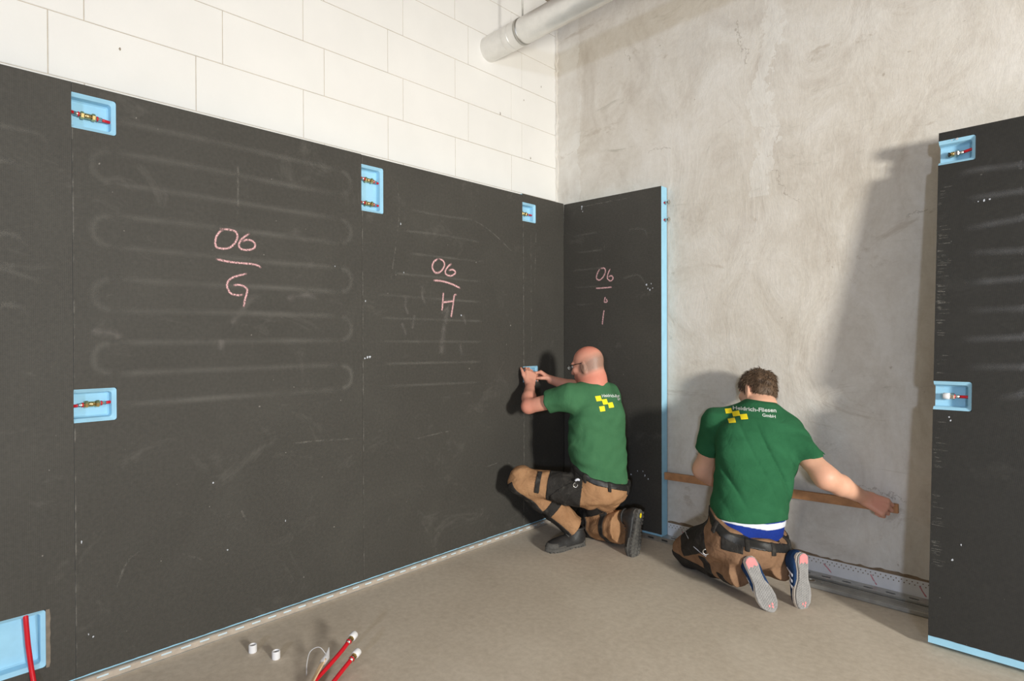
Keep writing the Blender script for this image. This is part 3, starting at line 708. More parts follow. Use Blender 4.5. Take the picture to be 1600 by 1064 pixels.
def loose_pipe(label, pts):
    t = empty('capped_pipe', (pts[0][0], pts[0][1], 0)); tag(t, label, 'pipe', 'capped red pipes on the floor')
    p = [Vector(q)-t.location for q in pts]
    cs = [Vector(tuple(q)) for q in catmull([tuple(q) for q in p], 6)]
    MB().tube(cs, 0.0085, 12).build('pipe', M['red'], t, True)
    e = p[-1]; d = (p[-1]-p[-2]).normalized()
    MB().tube([e-d*0.010, e+d*0.012], 0.0100, 12).build('press_sleeve', M['nickel'], t, True)
    MB().tube([e-d*0.003, e+d*0.003], 0.0118, 12).build('red_ring', M['red'], t, True)
    mb = MB().tube([e+d*0.012, e+d*0.022], 0.0125, 6); mb.build('nut', M['brass'], t)
    MB().tube([e+d*0.020, e+d*0.022, e+d*0.044, e+d*0.046], [0.014, 0.0155, 0.0155, 0.0140], 16).build('cap', M['cap'], t, True)
loose_pipe('red pipe end with white cap, the one lying farther from the camera', [(0.78, -2.62, 0.009), (0.70, -2.46, 0.012), (0.655, -2.34, 0.030), (0.61, -2.22, 0.060), (0.582, -2.155, 0.080)])
loose_pipe('red pipe end with white cap, the one lying nearer the camera', [(0.88, -2.60, 0.009), (0.79, -2.44, 0.012), (0.735, -2.34, 0.022), (0.69, -2.25, 0.040), (0.668, -2.195, 0.055)])
t = empty('cable_bundle', (0.68, -2.36, 0)); tag(t, 'beige cable strands with a clear plastic bag end beside the red pipes', 'cable')
for k in range(4):
    q = [(0.16+0.01*k, -0.22, 0.006), (0.06+0.012*k, -0.10, 0.012+0.004*k), (0.0+0.006*k, -0.02, 0.035+0.003*k), (-0.045+0.004*k, 0.045, 0.062), (-0.062+0.003*k, 0.075, 0.070+0.002*k)]
    MB().tube([Vector(tuple(z_)) for z_ in catmull(q, 5)], 0.0038, 8).build('strand', M['wire'], t, True)
MB().tube([(-0.052, 0.060, 0.066), (-0.066, 0.086, 0.072), (-0.078, 0.10, 0.085), (-0.085, 0.108, 0.098)], [0.012, 0.013, 0.006, 0.002], 9).build('plastic_end', M['clear'], t, True)
MB().tube([Vector(tuple(z_)) for z_ in catmull([(-0.07, 0.09, 0.078), (-0.10, 0.075, 0.105), (-0.125, 0.05, 0.09), (-0.125, 0.035, 0.05), (-0.12, 0.03, 0.004)], 6)], 0.0018, 6).build('thread', M['clear'], t, True)

# ------------------------------------------------------------------ implicit surfaces for bodies and clothes
F32 = np.float32
def vec(*a): return np.array(a if len(a) == 3 else a[0], float)
def unit(v): v = np.asarray(v, float); return v/np.linalg.norm(v)
def smin(a, b, k):
    if k <= 0: return np.minimum(a, b)
    h = np.maximum(k-np.abs(a-b), 0.0)/k
    return np.minimum(a, b) - h*h*k*0.25
def smax(a, b, k): return -smin(-a, -b, k)
def cone(P, a, b, ra, rb):
    a = np.asarray(a, float); b = np.asarray(b, float); ab = b-a
    q = P-a; t = np.clip((q@ab)/max(1e-9, ab@ab), 0, 1)
    return np.linalg.norm(q - t[:, None]*ab, axis=1) - (ra+(rb-ra)*t)
def ell(P, c, ax, rad):
    """ellipsoid, ax = 3 rows of unit axes"""
    q = (P-np.asarray(c, float))@np.asarray(ax, float).T
    r = np.asarray(rad, float)
    k0 = np.linalg.norm(q/r, axis=1); k1 = np.linalg.norm(q/(r*r), axis=1)
    return k0*(k0-1.0)/np.maximum(k1, 1e-9)
def plane(P, o, n): return (P-np.asarray(o, float))@unit(n)
def waves(P, amp, freqs, seed, aniso=None):
    r = np.random.RandomState(seed); out = np.zeros(len(P))
    for f in freqs:
        d = unit(r.randn(3)) if aniso is None else unit(np.asarray(aniso, float)+0.45*r.randn(3))
        d2 = unit(r.randn(3))
        out += np.sin(P@d*f + 1.6*np.sin(P@d2*f*0.45 + r.rand()*6) + r.rand()*6)/len(freqs)
    return amp*out
def surface(f, lo, hi, h, B=6):
    """surface nets of f=0 on a grid of step h, evaluated only near the surface"""
    lo = np.asarray(lo, float); nb = np.ceil((np.asarray(hi, float)-lo)/(h*B)).astype(int)
    n = nb*B
    g = np.stack(np.meshgrid(*[np.arange(k) for k in nb], indexing='ij'), -1).reshape(-1, 3)
    c = lo + (g*B+(B-1)/2.0)*h
    fc = f(c)
    act = np.abs(fc) < B*h*0.866*1.45+0.006
    V = np.repeat(np.repeat(np.repeat(np.sign(fc).reshape(nb), B, 0), B, 1), B, 2).astype(F32)
    loc = np.stack(np.meshgrid(*[np.arange(B)]*3, indexing='ij'), -1).reshape(-1, 3)
    idx = (g[act]*B)[:, None, :] + loc[None]
    idx = idx.reshape(-1, 3)
    vals = np.empty(len(idx), F32)
    for s in range(0, len(idx), 400000):
        vals[s:s+400000] = f(lo + idx[s:s+400000]*h)
    V[idx[:, 0], idx[:, 1], idx[:, 2]] = vals
    ins = V < 0
    s8 = np.zeros(np.array(V.shape)-1, np.uint8)
    for dx in (0, 1):
        for dy in (0, 1):
            for dz in (0, 1):
                s8 += ins[dx:V.shape[0]-1+dx, dy:V.shape[1]-1+dy, dz:V.shape[2]-1+dz]
    cells = np.argwhere((s8 > 0) & (s8 < 8))
    vid = np.full(s8.shape, -1, np.int32); vid[tuple(cells.T)] = np.arange(len(cells))
    acc = np.zeros((len(cells), 3)); cnt = np.zeros(len(cells))
    cor = [np.array((i, j, k)) for i in (0, 1) for j in (0, 1) for k in (0, 1)]
    for a in cor:
        for ax in range(3):
            if a[ax]: continue
            b = a.copy(); b[ax] = 1
            va = V[tuple((cells+a).T)]; vb = V[tuple((cells+b).T)]
            m = (va < 0) != (vb < 0)
            t = np.where(m, va/np.where(m, va-vb, 1), 0)
            p = a[None]*1.0 + np.zeros((len(cells), 3)); p[:, ax] += t
            acc[m] += p[m]; cnt[m] += 1
    vert = lo + (cells + acc/np.maximum(cnt, 1)[:, None])*h
    faces = []
    for ax in range(3):
        sl0 = [slice(None)]*3; sl1 = [slice(None)]*3; sl0[ax] = slice(0, -1); sl1[ax] = slice(1, None)
        ch = ins[tuple(sl0)] != ins[tuple(sl1)]
        e = np.argwhere(ch); u, w = (ax+1) % 3, (ax+2) % 3
        e = e[(e[:, u] > 0) & (e[:, w] > 0)]
        ok = (e[:, u] < s8.shape[u]) & (e[:, w] < s8.shape[w]) & (e[:, ax] < s8.shape[ax])
        e = e[ok]
        q = []
        for (du, dw) in ((-1, -1), (0, -1), (0, 0), (-1, 0)):
            z = e.copy(); z[:, u] += du; z[:, w] += dw; q.append(vid[tuple(z.T)])
        q = np.stack(q, 1)
        flip = ~ins[tuple(e.T)]
        q[flip] = q[flip][:, ::-1]
        faces.append(q[(q >= 0).all(1)])
    return vert, np.concatenate(faces)
def sdf_mesh(name, f, lo, hi, h, m, parent=None, base=(0, 0, 0), attrs=None, smooth_it=1, inv=None):
    v, q = surface(f, lo, hi, h)
    if len(v) == 0: return None
    me = bpy.data.meshes.new(name)
    w = v - np.asarray(base, float)
    if inv is not None: w = w@inv[0].T + inv[1]
    me.vertices.add(len(v)); me.vertices.foreach_set('co', w.astype(F32).ravel())
    me.loops.add(4*len(q)); me.loops.foreach_set('vertex_index', q.astype(np.int32).ravel())
    me.polygons.add(len(q)); me.polygons.foreach_set('loop_start', np.arange(0, 4*len(q), 4, dtype=np.int32))
    me.update(calc_edges=True); me.validate()
    if attrs:
        for an, fn in attrs.items():
            at = me.attributes.new(an, 'FLOAT', 'POINT'); at.data.foreach_set('value', np.clip(fn(v), 0, 1).astype(F32))
    if smooth_it:
        bm = bmesh.new(); bm.from_mesh(me)
        for _ in range(smooth_it): bmesh.ops.smooth_vert(bm, verts=bm.verts, factor=0.5, use_axis_x=True, use_axis_y=True, use_axis_z=True)
        bm.to_mesh(me); bm.free()
    return link_mesh(name, me, m, parent, True)

class Loft:
    """torso-like volume: elliptic sections along an axis, twisting from one facing to another"""
    def __init__(s, p0, p1, f0, f1, rows):
        s.p0 = vec(p0); s.L = np.linalg.norm(vec(p1)-s.p0); s.w = unit(vec(p1)-s.p0)
        orth = lambda f: unit(vec(f)-s.w*(vec(f)@s.w))
        s.f0 = orth(f0); s.l0 = np.cross(s.w, s.f0)
        f1 = orth(f1); s.tw = math.atan2(f1@s.l0, f1@s.f0)
        r = np.array(rows, float); s.t, s.a, s.b, s.cf, s.cl = r[:, 0], r[:, 1], r[:, 2], r[:, 3], r[:, 4]
    def frame(s, t):
        th = s.tw*np.clip(t/s.L, 0, 1)
        return (np.cos(th)[:, None]*s.f0 + np.sin(th)[:, None]*s.l0), (np.cos(th)[:, None]*s.l0 - np.sin(th)[:, None]*s.f0)
    def coords(s, P):
        q = P-s.p0; t = q@s.w; f, l = s.frame(t)
        return t, np.einsum('ij,ij->i', q, l)-np.interp(t, s.t, s.cl), np.einsum('ij,ij->i', q, f)-np.interp(t, s.t, s.cf)
    def d(s, P, grow=0.0, p=2.3, t0=None, t1=None):
        t, u, v = s.coords(P)
        a = np.interp(t, s.t, s.a)+grow; b = np.interp(t, s.t, s.b)+grow
        k0 = (np.abs(u/a)**p + np.abs(v/b)**p)**(1/p)
        d = (k0-1)*np.minimum(a, b)
        lo = s.t[0] if t0 is None else t0; hi = s.t[-1] if t1 is None else t1
        return smax(d, np.maximum(lo-t, t-hi), 0.02)
    def point(s, t, u=0.0, v=0.0):
        f, l = s.frame(np.array([t])); i = lambda y: np.interp(t, s.t, y)
        return s.p0 + s.w*t + l[0]*(u+i(s.cl)) + f[0]*(v+i(s.cf))

def head_parts(P, c, f, up, nose=True):
    """head about 0.235 high, c = centre; returns distance"""
    f = unit(f); up = unit(vec(up)-f*(vec(up)@f)); l = np.cross(up, f); ax = np.array((f, l, up))
    at = lambda x, y, z: c + f*x + l*y + up*z
    d = ell(P, at(-0.012, 0, 0.028), ax, (0.100, 0.078, 0.090))
    d = smin(d, ell(P, at(0.036, 0, -0.042), ax, (0.062, 0.060, 0.074)), 0.035)
    d = smin(d, ell(P, at(0.060, 0, -0.088), ax, (0.030, 0.030, 0.026)), 0.03)
    for s in (-1, 1):
        d = smin(d, ell(P, at(0.002, s*0.052, -0.068), ax, (0.040, 0.014, 0.026)), 0.03)
        d = smin(d, ell(P, at(0.066, s*0.042, -0.018), ax, (0.022, 0.020, 0.018)), 0.02)
        d = smax(d, -ell(P, at(0.104, s*0.032, 0.010), ax, (0.022, 0.018, 0.012)), 0.012)
        ea = np.array((unit(f*0.95-l*s*0.25), unit(l*s+f*0.25), up))
        d = smin(d, ell(P, at(-0.012, s*0.083, -0.012), ea, (0.019, 0.008, 0.033)), 0.006)
        d = smax(d, -ell(P, at(-0.006, s*0.093, -0.008), ea, (0.010, 0.007, 0.018)), 0.005)
    d = smin(d, ell(P, at(0.078, 0, 0.026), ax, (0.018, 0.056, 0.011)), 0.018)
    d = smin(d, cone(P, at(0.092, 0, 0.008), at(0.113, 0, -0.030), 0.008, 0.012), 0.012)
    for s in (-1, 1): d = smin(d, ell(P, at(0.102, s*0.011, -0.036), ax, (0.011, 0.008, 0.008)), 0.008)
    d = smin(d, ell(P, at(0.092, 0, -0.060), ax, (0.010, 0.024, 0.006)), 0.008)
    d = smin(d, ell(P, at(0.089, 0, -0.072), ax, (0.010, 0.021, 0.007)), 0.008)
    return d
def hand_cones(W, d, n, s, curls, thumb, sc=1.0):
    """W wrist, d towards the knuckles, n out of the palm, s towards the thumb"""
    d = unit(d); n = unit(vec(n)-d*(vec(n)@d)); s0 = np.cross(d, n); s = s0 if s0@vec(s) > 0 else -s0
    W = vec(W); palm, fing = [], []
    offs = (0.033, 0.011, -0.011, -0.032); lens = (0.078, 0.086, 0.080, 0.064)
    for o, L, cu in zip(offs, lens, curls):
        k = W + (d*(0.090-0.25*abs(o-0.008)) + s*o)*sc
        palm.append((W + s*o*0.55*sc + d*0.006, k, 0.017*sc, 0.0135*sc))
        a = 0.0; p = k
        for j, fr in enumerate((0.46, 0.30, 0.24)):
            a += cu[j]; q = p + (d*math.cos(a) + n*math.sin(a))*L*fr*sc
            fing.append((p, q, (0.0100-0.0009*j)*sc, (0.0092-0.0010*j)*sc)); p = q
    b = W + (d*0.022 + s*0.026 + n*0.006)*sc
    t1 = b + unit(d*thumb[0] + s*thumb[1] + n*thumb[2])*0.046*sc
    t2 = t1 + unit(d*thumb[3] + s*thumb[4] + n*thumb[5])*0.033*sc
    t3 = t2 + unit(d*thumb[3] + s*thumb[4] + n*(thumb[5]+0.25))*0.024*sc
    palm.append((W+s*0.012*sc, b, 0.018*sc, 0.016*sc))
    fing += [(b, t1, 0.0150*sc, 0.0115*sc), (t1, t2, 0.0112*sc, 0.0098*sc), (t2, t3, 0.0098*sc, 0.0080*sc)]
    return palm, fing
def hand_d(P, palm, fing):
    dp = None
    for c in palm:
        e = cone(P, *c); dp = e if dp is None else smin(dp, e, 0.012)
    df = None
    for c in fing:
        e = cone(P, *c); df = e if df is None else smin(df, e, 0.0025)
    return smin(dp, df, 0.007)
def band(P, a, b, s0, s1, ref, phi, hphi, r):
    """region on a limb a-b: fraction s0..s1 along it, angle phi +- hphi from ref"""
    a = vec(a); b = vec(b); L = np.linalg.norm(b-a); w = (b-a)/L
    e1 = unit(vec(ref)-w*(vec(ref)@w)); e2 = np.cross(w, e1)
    q = P-a; s = q@w/L; ang = np.arctan2(q@e2, q@e1)-phi; ang = (ang+math.pi) % (2*math.pi)-math.pi
    return np.maximum(np.maximum(np.maximum(s0-s, s-s1)*L, (np.abs(ang)-hphi)*r), cone(P, a-w*0.1, b+w*0.1, r*1.45, r*1.45))

# ------------------------------------------------------------------ cloth and skin materials
def skin_mat(name, base, flush, hair=None):
    m, nt, p = new_mat(name); v = pos(nt)
    c = ramp(nt, noise(nt, v, 22, 4, 0.6), [(0.3, tuple(x*0.90 for x in base[:3])+(1,)), (0.7, base)])
    at = N(nt, 'ShaderNodeAttribute'); at.attribute_name = 'flush'
    c = mixc(nt, at.outputs['Fac'], c, flush)
    if hair:
        ah = N(nt, 'ShaderNodeAttribute'); ah.attribute_name = 'stubble'
        g = mathn(nt, 'MULTIPLY', ah.outputs['Fac'], ramp(nt, noise(nt, v, 420, 2, 0.7), [(0.25, (0.45, 0.45, 0.45)), (0.7, (1, 1, 1))]))
        c = mixc(nt, g, c, hair)
    nt.links.new(c, p.inputs['Base Color'])
    p.inputs['Roughness'].default_value = 0.5
    p.inputs['Subsurface Weight'].default_value = 0.12
    p.inputs['Subsurface Radius'].default_value = (0.012, 0.005, 0.003)
    bump(nt, p, noise(nt, v, 160, 3), 0.12, 0.001)
    return m
def cloth_mat(name, c0, c1, rough=0.9, fold=0.35, scale=12, weave=900.0, dirt=None):
    m, nt, p = new_mat(name); v = pos(nt)
    c = ramp(nt, noise(nt, v, 9, 5, 0.6, 0.3), [(0.3, c0), (0.7, c1)])
    if dirt:
        c = mixc(nt, ramp(nt, noise(nt, v, 14, 6, 0.7, 0.8), [(0.55, (0, 0, 0)), (0.72, (0.55, 0.55, 0.55))]), c, dirt)
    nt.links.new(c, p.inputs['Base Color']); p.inputs['Roughness'].default_value = rough
    p.inputs['Specular IOR Level'].default_value = 0.2
    b = bump(nt, p, noise(nt, v, scale, 5, 0.55, 1.4), fold, 0.02)
    bump(nt, p, noise(nt, v, weave, 1), 0.15, 0.0008, b)
    return m
M['skin1'] = skin_mat('skin_ruddy', srgb(226, 172, 148), srgb(214, 118, 98), srgb(120, 104, 90))
M['skin2'] = skin_mat('skin_fair', srgb(232, 182, 152), srgb(206, 128, 112))
M['shirt1'] = cloth_mat('green_cotton_light', srgb(60, 106, 72), srgb(68, 115, 79), 0.92, 0.30, 11)
M['shirt2'] = cloth_mat('green_cotton_dark', srgb(38, 91, 59), srgb(46, 102, 68), 0.92, 0.30, 11)
M['tan'] = cloth_mat('tan_canvas', srgb(158, 118, 84), srgb(178, 137, 100), 0.85, 0.45, 16, 700, srgb(118, 84, 60))
M['tan2'] = cloth_mat('brown_canvas', srgb(128, 98, 75), srgb(150, 117, 90), 0.85, 0.45, 16, 700, srgb(84, 64, 52))
M['black'] = cloth_mat('black_canvas', srgb(40, 38, 36), srgb(56, 53, 50), 0.8, 0.45, 18, 700, srgb(92, 88, 82))
M['belt'] = simple('black_belt', srgb(34, 33, 32), 0.5, 0, 0.2, 20, 0.2, 60)
M['blue'] = cloth_mat('blue_cotton', srgb(22, 46, 124), srgb(28, 56, 144), 0.85, 0.3, 20)
M['whitec'] = cloth_mat('white_elastic', srgb(214, 218, 230), srgb(228, 230, 238), 0.8, 0.2, 30)
M['boot'] = simple('black_leather', srgb(44, 44, 44), 0.55, 0, 0.25, 20, 0.35, 40, 0.5, 0.006)
M['bootsole'] = simple('dusty_black_rubber', srgb(88, 86, 82), 0.85, 0, 0.2, 30, 0.4, 90)
M['navy'] = cloth_mat('navy_suede', srgb(22, 48, 84), srgb(32, 60, 98), 0.8, 0.25, 40)
M['solegrey'] = simple('grey_rubber_sole', srgb(150, 148, 146), 0.8, 0, 0.12, 40, 0.5, 120)
M['midsole'] = simple('off_white_midsole', srgb(214, 204, 192), 0.6, 0, 0.06, 30)
M['pink'] = simple('coral_pink_rubber', srgb(244, 142, 142), 0.7, 0, 0.08, 40)
M['yellow'] = simple('yellow_print', srgb(250, 226, 24), 0.7, 0, 0.03, 60)
M['print'] = simple('white_print', srgb(206, 214, 208), 0.7, 0, 0.05, 60)
M['hair'] = simple('brown_hair', srgb(92, 72, 54), 0.6, 0, 0.35, 60)
M['frame'] = simple('black_frame', srgb(18, 18, 20), 0.25)
M['eye'] = simple('eye_white', srgb(235, 232, 226), 0.2)
M['lens'] = simple('spectacle_lens', srgb(220, 228, 230), 0.05); M['lens'].node_tree.nodes['Principled BSDF'].inputs['Alpha'].default_value = 0.2
M['silver'] = simple('silver_ring', srgb(220, 218, 214), 0.3, 0.9, 0.05, 40)

# ------------------------------------------------------------------ shoes
def basis(xa, nz):
    """local x (heel to toe) and sole-down direction -> rotation rows x, y, z"""
    x = unit(xa); z = unit(-vec(nz) - x*(-vec(nz)@x)); y = np.cross(z, x)
    return np.array((x, y, z))
SOLE = [(-0.002, 0.018), (0.012, 0.030), (0.04, 0.0345), (0.09, 0.033), (0.13, 0.034), (0.18, 0.044), (0.215, 0.047), (0.25, 0.041), (0.275, 0.027), (0.286, 0.012)]
def sole_outline(side, grow=0.0, L=0.286):
    k = L/0.286
    up = [(x*k, w+grow+(0.006 if 0.16 < x < 0.26 else 0)*(1)) for x, w in SOLE]
    dn = [(x*k, -(w+grow)+(0.007 if 0.06 < x < 0.14 else 0)) for x, w in SOLE]
    pts = [(-0.008*k, 0.0)] + (up if side > 0 else [(x, -y) for x, y in dn]) + [(0.290*k, 0.0)] + list(reversed(dn if side > 0 else [(x, -y) for x, y in up]))
    return pts
def extrude_outline(pts, z0, z1, bev=0.003):
    cx = sum(p[0] for p in pts)/len(pts)
    ins = lambda d: [((p[0]-cx)*(1-d/0.14)+cx, p[1]*(1-d/0.045)) for p in pts]
    rows = [(ins(bev), z0), (pts, z0+bev), (pts, z1-bev), (ins(bev), z1)]
    n = len(pts); v = [(x, y, z) for r, z in rows for x, y in r]
    f = [tuple(reversed(range(n)))] + [tuple(3*n+k for k in range(n))]
    for r in range(3): f += [(r*n+k, r*n+(k+1) % n, (r+1)*n+(k+1) % n, (r+1)*n+k) for k in range(n)]
    return v, f
def shoe(kind, parent, base, heel, toe, down, side, lbl):
    """kind 'sneaker' or 'boot'; heel, toe = points on the underside of the sole; down = direction the sole faces"""
    heel, toe = vec(heel), vec(toe); R = basis(toe-heel, down)
    t = empty('shoe' if kind == 'sneaker' else 'work_boot'); t.parent = parent
    k = 0.93 if kind == 'sneaker' else 1.0
    t.matrix_local = Matrix([[*(R[:, i]*k), (heel-vec(base))[i]] for i in range(3)] + [[0, 0, 0, 1]])
    t['label'] = lbl
    def upper(P, g=0.0):
        h = 0.118 if kind == 'boot' else 0.088
        d = ell(P, (0.055, 0, 0.048), np.eye(3), (0.066+g, 0.040+g, 0.062+g))
        d = smin(d, ell(P, (0.150, 0.002*side, 0.030), np.eye(3), (0.100+g, 0.046+g, 0.050+g)), 0.03)
        d = smin(d, ell(P, (0.225, 0.004*side, 0.030), np.eye(3), (0.058+g, 0.047+g, 0.033+g)), 0.025)
        d = smin(d, cone(P, (0.060, 0, 0.05), (0.050, 0, h), 0.043+g, 0.041+g), 0.02)
        d = np.maximum(d, 0.018-P[:, 2]); d = np.maximum(d, P[:, 2]-h)
        return d
    sole_m, up_m = (M['bootsole'], M['boot']) if kind == 'boot' else (M['solegrey'], M['navy'])
    v, f = extrude_outline(sole_outline(side), 0.0, 0.012 if kind == 'sneaker' else 0.022); so = mesh_obj('sole', v, f, sole_m, t)
    v, f = extrude_outline(sole_outline(side, 0.002), 0.011 if kind == 'sneaker' else 0.020, 0.032); mesh_obj('midsole', v, f, M['midsole'] if kind == 'sneaker' else sole_m, t, False)
    sdf_mesh('upper', lambda P: upper(P), (-0.03, -0.07, 0.0), (0.30, 0.07, 0.14), 0.0045, up_m, t)
    mb = MB()
    if kind == 'sneaker':
        for i in range(-5, 40):
            for j in range(-6, 7):
                x = 0.008+i*0.0125+(0.00625 if j % 2 else 0); y = j*0.0108
                w = np.interp(x, [s[0] for s in SOLE], [s[1] for s in SOLE])
                if x < 0.004 or x > 0.276 or abs(y) > w-0.006: continue
                if x < 0.045: continue
                mb.tube([(x, y, 0.001), (x, y, -0.0022)], [0.0053, 0.0044], 7)
        mb.build('tread', sole_m, so)
        hp = [(x, y) for x, y in sole_outline(side, -0.003) if x < 0.05]
        ang = [(0.050, 0.026), (0.040, 0.014), (0.048, 0.004), (0.038, -0.008), (0.049, -0.016), (0.046, -0.027)]
        lo_ = [(0.012, -0.026), (0.001, -0.015), (-0.004, 0.0), (0.001, 0.015), (0.012, 0.026)]
        v = [(x, y, -0.0026) for x, y in ang+lo_]; mesh_obj('heel_patch', v, [tuple(range(len(v)))], M['pink'], so)
        for (x, y) in ((0.252, 0.008), (0.262, -0.006), (0.248, -0.010)):
            v = [(x+0.007*math.cos(k), y+0.005*math.sin(k), -0.0028) for k in (0, 1, 2, 3, 4, 5)]; mesh_obj('toe_dot', v, [tuple(reversed(range(6)))], M['pink'], so)
        for k in range(3):
            x0 = 0.112+0.030*k
            for sd in (-1, 1):
                fn = lambda P, x0=x0, sd=sd: np.maximum(np.maximum(upper(P, 0.0022), np.abs(P[:, 0]-x0+(P[:, 2]-0.04)*0.55)*0.876-0.0075), np.maximum(0.010-P[:, 1]*sd, np.maximum(0.030-P[:, 2], P[:, 2]-0.082)))
                sdf_mesh('stripe', fn, (x0-0.05, -0.062 if sd < 0 else 0.0, 0.02), (x0+0.05, 0.0 if sd < 0 else 0.062, 0.09), 0.004, M['whitec'], t, smooth_it=1)
        fn = lambda P: np.maximum(upper(P, 0.002), P[:, 0]-0.020); sdf_mesh('heel_tab', fn, (-0.03, -0.06, 0.02), (0.03, 0.06, 0.1), 0.005, M['navy'], t)
        for k in range(4):
            x0 = 0.130+0.020*k; z0 = 0.083-0.011*k
            MB().tube([(x0, -0.024, z0-0.004), (x0+0.004, 0, z0+0.003), (x0, 0.024, z0-0.004)], 0.003, 6).build('lace', M['whitec'], t, True)
    else:
        for i in range(13):
            x = 0.012+i*0.0212
            w = float(np.interp(x, [s[0] for s in SOLE], [s[1] for s in SOLE]))
            if 0.088 < x < 0.115: continue
            for sd in (-1, 1):
                mb.box(x-0.0075, x+0.0075, min(sd*(w+0.001), sd*(w*0.42)), max(sd*(w+0.001), sd*(w*0.42)), -0.006, 0.002)
            mb.box(x-0.003, x+0.011, -w*0.30, w*0.30, -0.005, 0.002)
        mb.build('tread', sole_m, so)
        v = [(0.030+0.017*math.cos(k*1.0472), 0.010*math.sin(k*1.0472), -0.0066) for k in range(6)]; mesh_obj('sole_mark', v, [tuple(reversed(range(6)))], M['yellow'], so)
        fn = lambda P: np.maximum(upper(P, 0.003), np.maximum(P[:, 2]-0.052, 0.225-P[:, 0])); sdf_mesh('toe_cap', fn, (0.2, -0.07, 0.0), (0.30, 0.07, 0.08), 0.005, M['bootsole'], t)
        fn = lambda P: np.maximum(upper(P, 0.006), np.abs(P[:, 2]-0.112)-0.008); sdf_mesh('padded_collar', fn, (-0.02, -0.07, 0.08), (0.15, 0.07, 0.14), 0.005, M['boot'], t)
        for k in range(5):
            x0 = 0.112+0.020*k; z0 = 0.094-0.0115*k
            MB().tube([(x0, -0.026, z0-0.008), (x0+0.004, 0, z0+0.001), (x0, 0.026, z0-0.008)], 0.003, 6).build('lace', M['bootsole'], t, True)
    return t

# ------------------------------------------------------------------ prints on the shirts
def bvh_of(o, base):
    me = o.data
    return BVHTree.FromPolygons([tuple(vec(v.co)+vec(base)) for v in me.vertices], [tuple(p.vertices) for p in me.polygons])
def decal(name, pts2, faces, origin, ux, uy, nrm, bvh, m, parent, base, off=0.0016):
    """flat print laid onto cloth: points (a, b) in the frame origin + a*ux + b*uy, dropped along -nrm"""
    nrm = unit(nrm); out = []; miss = set()
    for a, b in pts2:
        p = vec(origin)+vec(ux)*a+vec(uy)*b
        hit = bvh.ray_cast(Vector(p+nrm*0.25), Vector(-nrm))
        q = vec(hit[0]) if hit[0] is not None else p
        if hit[0] is None: miss.add(len(out))
        nn_ = vec(hit[1]) if hit[0] is not None else nrm
        if nn_@nrm < 0: nn_ = -nn_
        out.append(q+nn_*off-vec(base))
    return mesh_obj(name, out, [f for f in faces if not miss.intersection(f)], m, parent)
def square_pts(corners, n=5):
    c = [vec((*q, 0)) for q in corners]; pts, f = [], []
    for j in range(n+1):
        for i in range(n+1):
            u, w = i/n, j/n; p = c[0]*(1-u)*(1-w)+c[1]*u*(1-w)+c[2]*u*w+c[3]*(1-u)*w; pts.append((p[0], p[1]))
    for j in range(n):
        for i in range(n): f.append((j*(n+1)+i, j*(n+1)+i+1, (j+1)*(n+1)+i+1, (j+1)*(n+1)+i))
    return pts, f
def text_pts(s, size, bold=0.0):
    cu = bpy.data.curves.new('txt', 'FONT'); cu.body = s; cu.size = size; cu.offset = bold
    o = bpy.data.objects.new('txt', cu); COL.objects.link(o)
    dg = bpy.context.evaluated_depsgraph_get(); me = o.evaluated_get(dg).to_mesh()
    bm = bmesh.new(); bm.from_mesh(me); bmesh.ops.triangulate(bm, faces=bm.faces[:])
    bm.verts.index_update()
    pts = [(v.co.x, v.co.y) for v in bm.verts]; f = [tuple(v.index for v in p.verts) for p in bm.faces]
    bm.free(); o.evaluated_get(dg).to_mesh_clear(); bpy.data.objects.remove(o); bpy.data.curves.remove(cu)
    w = max(p[0] for p in pts)
    return pts, f, w

# ------------------------------------------------------------------ the balding man, half kneeling at the corner
B1 = vec(0.55, -0.40, 0.0)
FACE = unit((-0.93, 0.36, 0)); UPZ = vec(0, 0, 1); LEFT = np.cross(UPZ, FACE)
J = dict(P=vec(0.595, -0.385, 0.37), neck=vec(0.560, -0.405, 1.045))
J['hipL'] = J['P']+LEFT*0.085; J['hipR'] = J['P']-LEFT*0.085
J['kneeL'] = vec(0.205, -0.690, 0.425); J['ankL'] = vec(0.425, -0.425, 0.115)
J['kneeR'] = vec(0.345, -0.195, 0.085); J['ankR'] = vec(0.700, -0.275, 0.138)
J['shL'] = vec(0.480, -0.555, 0.960); J['shR'] = vec(0.560, -0.265, 0.950)
J['elL'] = vec(0.225, -0.645, 0.890); J['wrL'] = vec(0.100, -0.490, 1.015)
J['elR'] = vec(0.330, -0.190, 0.965); J['wrR'] = vec(0.125, -0.300, 1.035)
HC1 = vec(0.505, -0.400, 1.150); HF1 = unit((-0.95, -0.14, -0.20))
lo1 = Loft(J['P'], J['neck'], FACE, FACE*1.0+LEFT*-0.10, [(-0.02, 0.160, 0.125, 0.0, 0), (0.06, 0.165, 0.130, 0.0, 0), (0.18, 0.168, 0.132, 0.014, 0), (0.34, 0.172, 0.125, 0.004, 0), (0.46, 0.170, 0.120, -0.012, 0), (0.54, 0.145, 0.108, -0.020, 0), (0.60, 0.110, 0.090, -0.014, 0), (0.645, 0.080, 0.076, 0, 0), (0.675, 0.064, 0.064, 0, 0)])
HL1 = hand_cones(J['wrL'], (-0.30, 0.45, 0.80), (-0.85, 0.25, -0.35), (-0.4, -0.7, 0.5), [(0.35, 0.75, 0.5), (0.4, 0.8, 0.5), (0.45, 0.85, 0.5), (0.5, 0.9, 0.5)], (0.80, 0.55, 0.10, 0.92, 0.25, 0.15))
